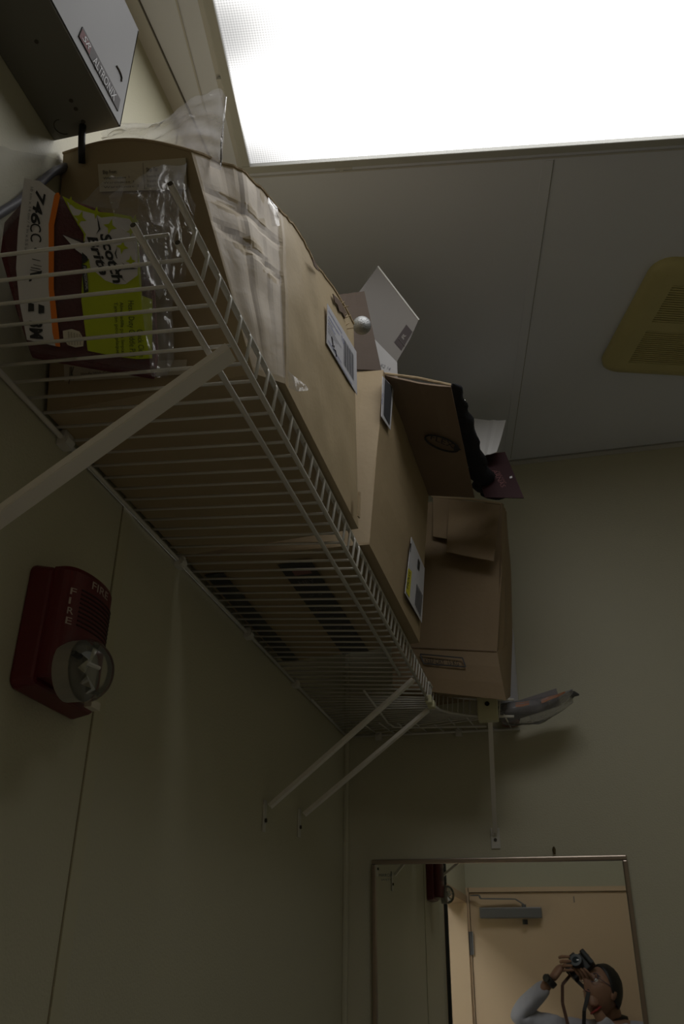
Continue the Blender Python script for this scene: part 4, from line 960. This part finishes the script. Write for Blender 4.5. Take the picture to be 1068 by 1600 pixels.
bmesh.ops.recalc_face_normals(bm, faces=bm.faces); me = bpy.data.meshes.new('body'); bm.to_mesh(me); bm.free()
link('body', me, M_SKIN, person, True)
# clothes
JS = {'hip': (V((.71, -2.72, .90)), .150, .112), 'waist': (J['waist'][0], .132, .105), 'chest': (J['chest'][0], .158, .116), 'top': (J['top'][0], .112, .086), 'collar': (V((.722, -2.745, 1.345)), .066, .062),
      'sl': (S_l, .072), 'ml': (S_l.lerp(E_l, .5), .060), 'el': (E_l, .056), 'fl': (E_l.lerp(W_l, .5), .047), 'wl': (E_l.lerp(W_l, .90), .036), 'sr': (S_r, .072), 'er': (E_r, .056), 'wr': (E_r.lerp(W_r, .88), .038)}
me = skin_mesh('shirt', JS, [('hip', 'waist'), ('waist', 'chest'), ('chest', 'top'), ('top', 'collar'), ('top', 'sl'), ('sl', 'ml'), ('ml', 'el'), ('el', 'fl'), ('fl', 'wl'), ('top', 'sr'), ('sr', 'er'), ('er', 'wr')], 'hip', 3)
for v in me.vertices:
    p = v.co; d = .010 * nz(p.x, p.y, p.z, 16) + .006 * nz(p.x, p.y, p.z * .6, 34); v.co = p + V((d * .6, d, d))
link('shirt', me, M_SHIRT, person, True)
JT = {'p': (V((.71, -2.72, .90)), .145, .11), 'hl': (V((.63, -2.72, .84)), .10), 'kl': (J['kl'][0], .072), 'al': (V((.615, -2.735, .10)), .06), 'hr': (V((.79, -2.72, .84)), .10), 'kr': (J['kr'][0], .072), 'ar': (V((.805, -2.735, .10)), .06)}
link('trousers', skin_mesh('trousers', JT, [('p', 'hl'), ('hl', 'kl'), ('kl', 'al'), ('p', 'hr'), ('hr', 'kr'), ('kr', 'ar')], 'p', 2), M_TROUS, person, True)
for s_, a, b in ((-1, 'al', 'fl'), (1, 'ar', 'fr')):
    link('shoe', skin_mesh('shoe', {'a': (J[a][0] + V((0, -.03, -.035)), .045), 'b': (J[a][0] + V((0, .03, -.045)), .042), 'c': (J[b][0] + V((0, .0, .004)), .038)}, [('a', 'b'), ('b', 'c')], 'a', 2), M_BLACK, person, True)
# hair: a cap over the back and top of the skull, and a tail down the neck
P = []; F = []; nu, nv = 40, 18
for j in range(nv + 1):
    for i in range(nu):
        a = 2 * math.pi * i / nu; front = max(0, math.cos(a)); lim = 1.85 - 1.02 * front ** .8
        ph = lim * j / nv; x = math.sin(ph) * math.sin(a); y = math.sin(ph) * math.cos(a); z = math.cos(ph)
        k = 1.10 + .03 * nz(x * 5, y * 5, z * 5) - (.06 if j == nv else 0); P.append(hp(x * .079 * k, y * .100 * k - .004, z * .123 * k))
for j in range(nv):
    for i in range(nu): F.append((j * nu + i, j * nu + (i + 1) % nu, (j + 1) * nu + (i + 1) % nu, (j + 1) * nu + i))
mb = MB(); mb.add(P, F)
mb.tube([hp(0, -.085, -.02), hp(.0, -.105, -.07), HEAD + V((.085, -.075, -.13)), HEAD + V((.09, -.065, -.20)), HEAD + V((.085, -.055, -.26))], [.035, .042, .036, .028, .008], 14)
mb.build('hair', M_HAIR, person, smooth=True)
gm = MB()
for s_ in (-1, 1):
    c = hp(s_ * .032, .098, .008); gm.tube([c + HX * .025 * math.cos(R(a)) + HZ * .023 * math.sin(R(a)) for a in range(0, 375, 15)], .0017, 6, cap=False)
    gm.tube([hp(s_ * .056, .094, .010), hp(s_ * .078, .03, .012), hp(s_ * .080, -.008, .006)], .0014, 6)
gm.tube([hp(-.008, .102, .010), hp(0, .106, .013), hp(.008, .102, .010)], .0014, 6); gm.build('glasses', mat('blue_grey_frames', (.06, .06, .12), .3), person)
for s_ in (-1, 1):
    e = MB().sphere(hp(s_ * .031, .078, .006), .0115, 12, 8).build('eye', M_EYE, person, smooth=True)
    MB().sphere(hp(s_ * .031 - .002, .0865, .0065), .0045, 10, 6).build('iris', M_BLACK, e, smooth=True)
    MB().tube([hp(s_ * .014, .094, .026), hp(s_ * .032, .092, .030), hp(s_ * .050, .080, .026)], [.002, .003, .0015], 6).build('eyebrow', M_HAIR, person)
MB().tube([hp(-.022, .088, -.060), hp(0, .098, -.058), hp(.022, .088, -.060)], [.002, .0048, .002], 8).build('lips', M_LIPS, person, smooth=True)
def band(name, a, b, f, r_, wd, m):
    c = a.lerp(b, f); d = (b - a).normalized(); MB().tube([c - d * wd / 2, c - d * wd * .3, c + d * wd * .3, c + d * wd / 2], [r_ * .94, r_, r_, r_ * .94], 18).build(name, m, person, smooth=True)
band('wrist_strap', E_l, W_l, .975, .034, .030, M_BLACK)
c = W_l + V((-.02, .028, .01)); MB().tube([c, c + V((-.004, .008, .002))], .018, 16).build('watch_face', M_BLACK, person)
band('bracelet', E_r, W_r, .97, .033, .007, mat('red_cord', (.25, .02, .02), .6))
# camera, held upright
t = empty('camera', CC, 'black camera held up to the face by the photographer', 'camera')
KM = Matrix.Translation(CC) @ Matrix((CU, CV, LF)).transposed().to_4x4()
MB().box((-.066, -.045, -.022), (.066, .045, .014), KM).build('camera_body', M_BLACK, t, bevel=.006)
MB().box((-.018, .040, -.02), (.022, .066, .018), KM).build('viewfinder_hump', M_BLACK, t, bevel=.005)
MB().box((-.066, -.045, .010), (-.040, .045, .030), KM).build('grip', M_BLACK, t, bevel=.008)
MB().tube([KM @ V((.005, 0, z)) for z in (.012, .030, .032, .058)], [.030, .030, .032, .031], 28).build('lens_barrel', M_BLACK, t)
MB().tube([KM @ V((.005, 0, z)) for z in (.0575, .0605)], [.031, .030], 28).build('lens_ring', mat('lens_ring_grey', (.09, .10, .11), .35, metal=.4), t)
MB().sphere(KM @ V((.005, 0, .055)), .023, 20, 6, ROT @ Matrix.Identity(3) if False else Matrix((CU, CV, LF * .35)).transposed(), half=True).build('front_glass', mat('lens_glass', (.02, .03, .04), .05), t, smooth=True)
MB().box((.030, -.010, .014), (.055, .012, .0146), KM).build('badge', mat('badge_rose', (.4, .2, .22), .4), t)
st = [KM @ V((-.070, .02, 0)), V((.492, -2.63, 1.53)), V((.484, -2.625, 1.45)), V((.500, -2.615, 1.36)), V((.53, -2.625, 1.30)), V((.60, -2.63, 1.33)), V((.655, -2.635, 1.40))]
mb = MB()
for i in range(4): mb.bar(st[i], st[i + 1], .016, .002, (1, .2, 0))
mb.build('strap', M_STRAP, t)
mb = MB(); st2 = [KM @ V((.066, .02, 0)), V((.615, -2.615, 1.50)), V((.585, -2.590, 1.42)), V((.575, -2.590, 1.35)), V((.60, -2.60, 1.24))]
for i in range(4): mb.bar(st2[i], st2[i + 1], .018, .002, (1, .2, 0))
mb.build('strap', M_BLACK, t)
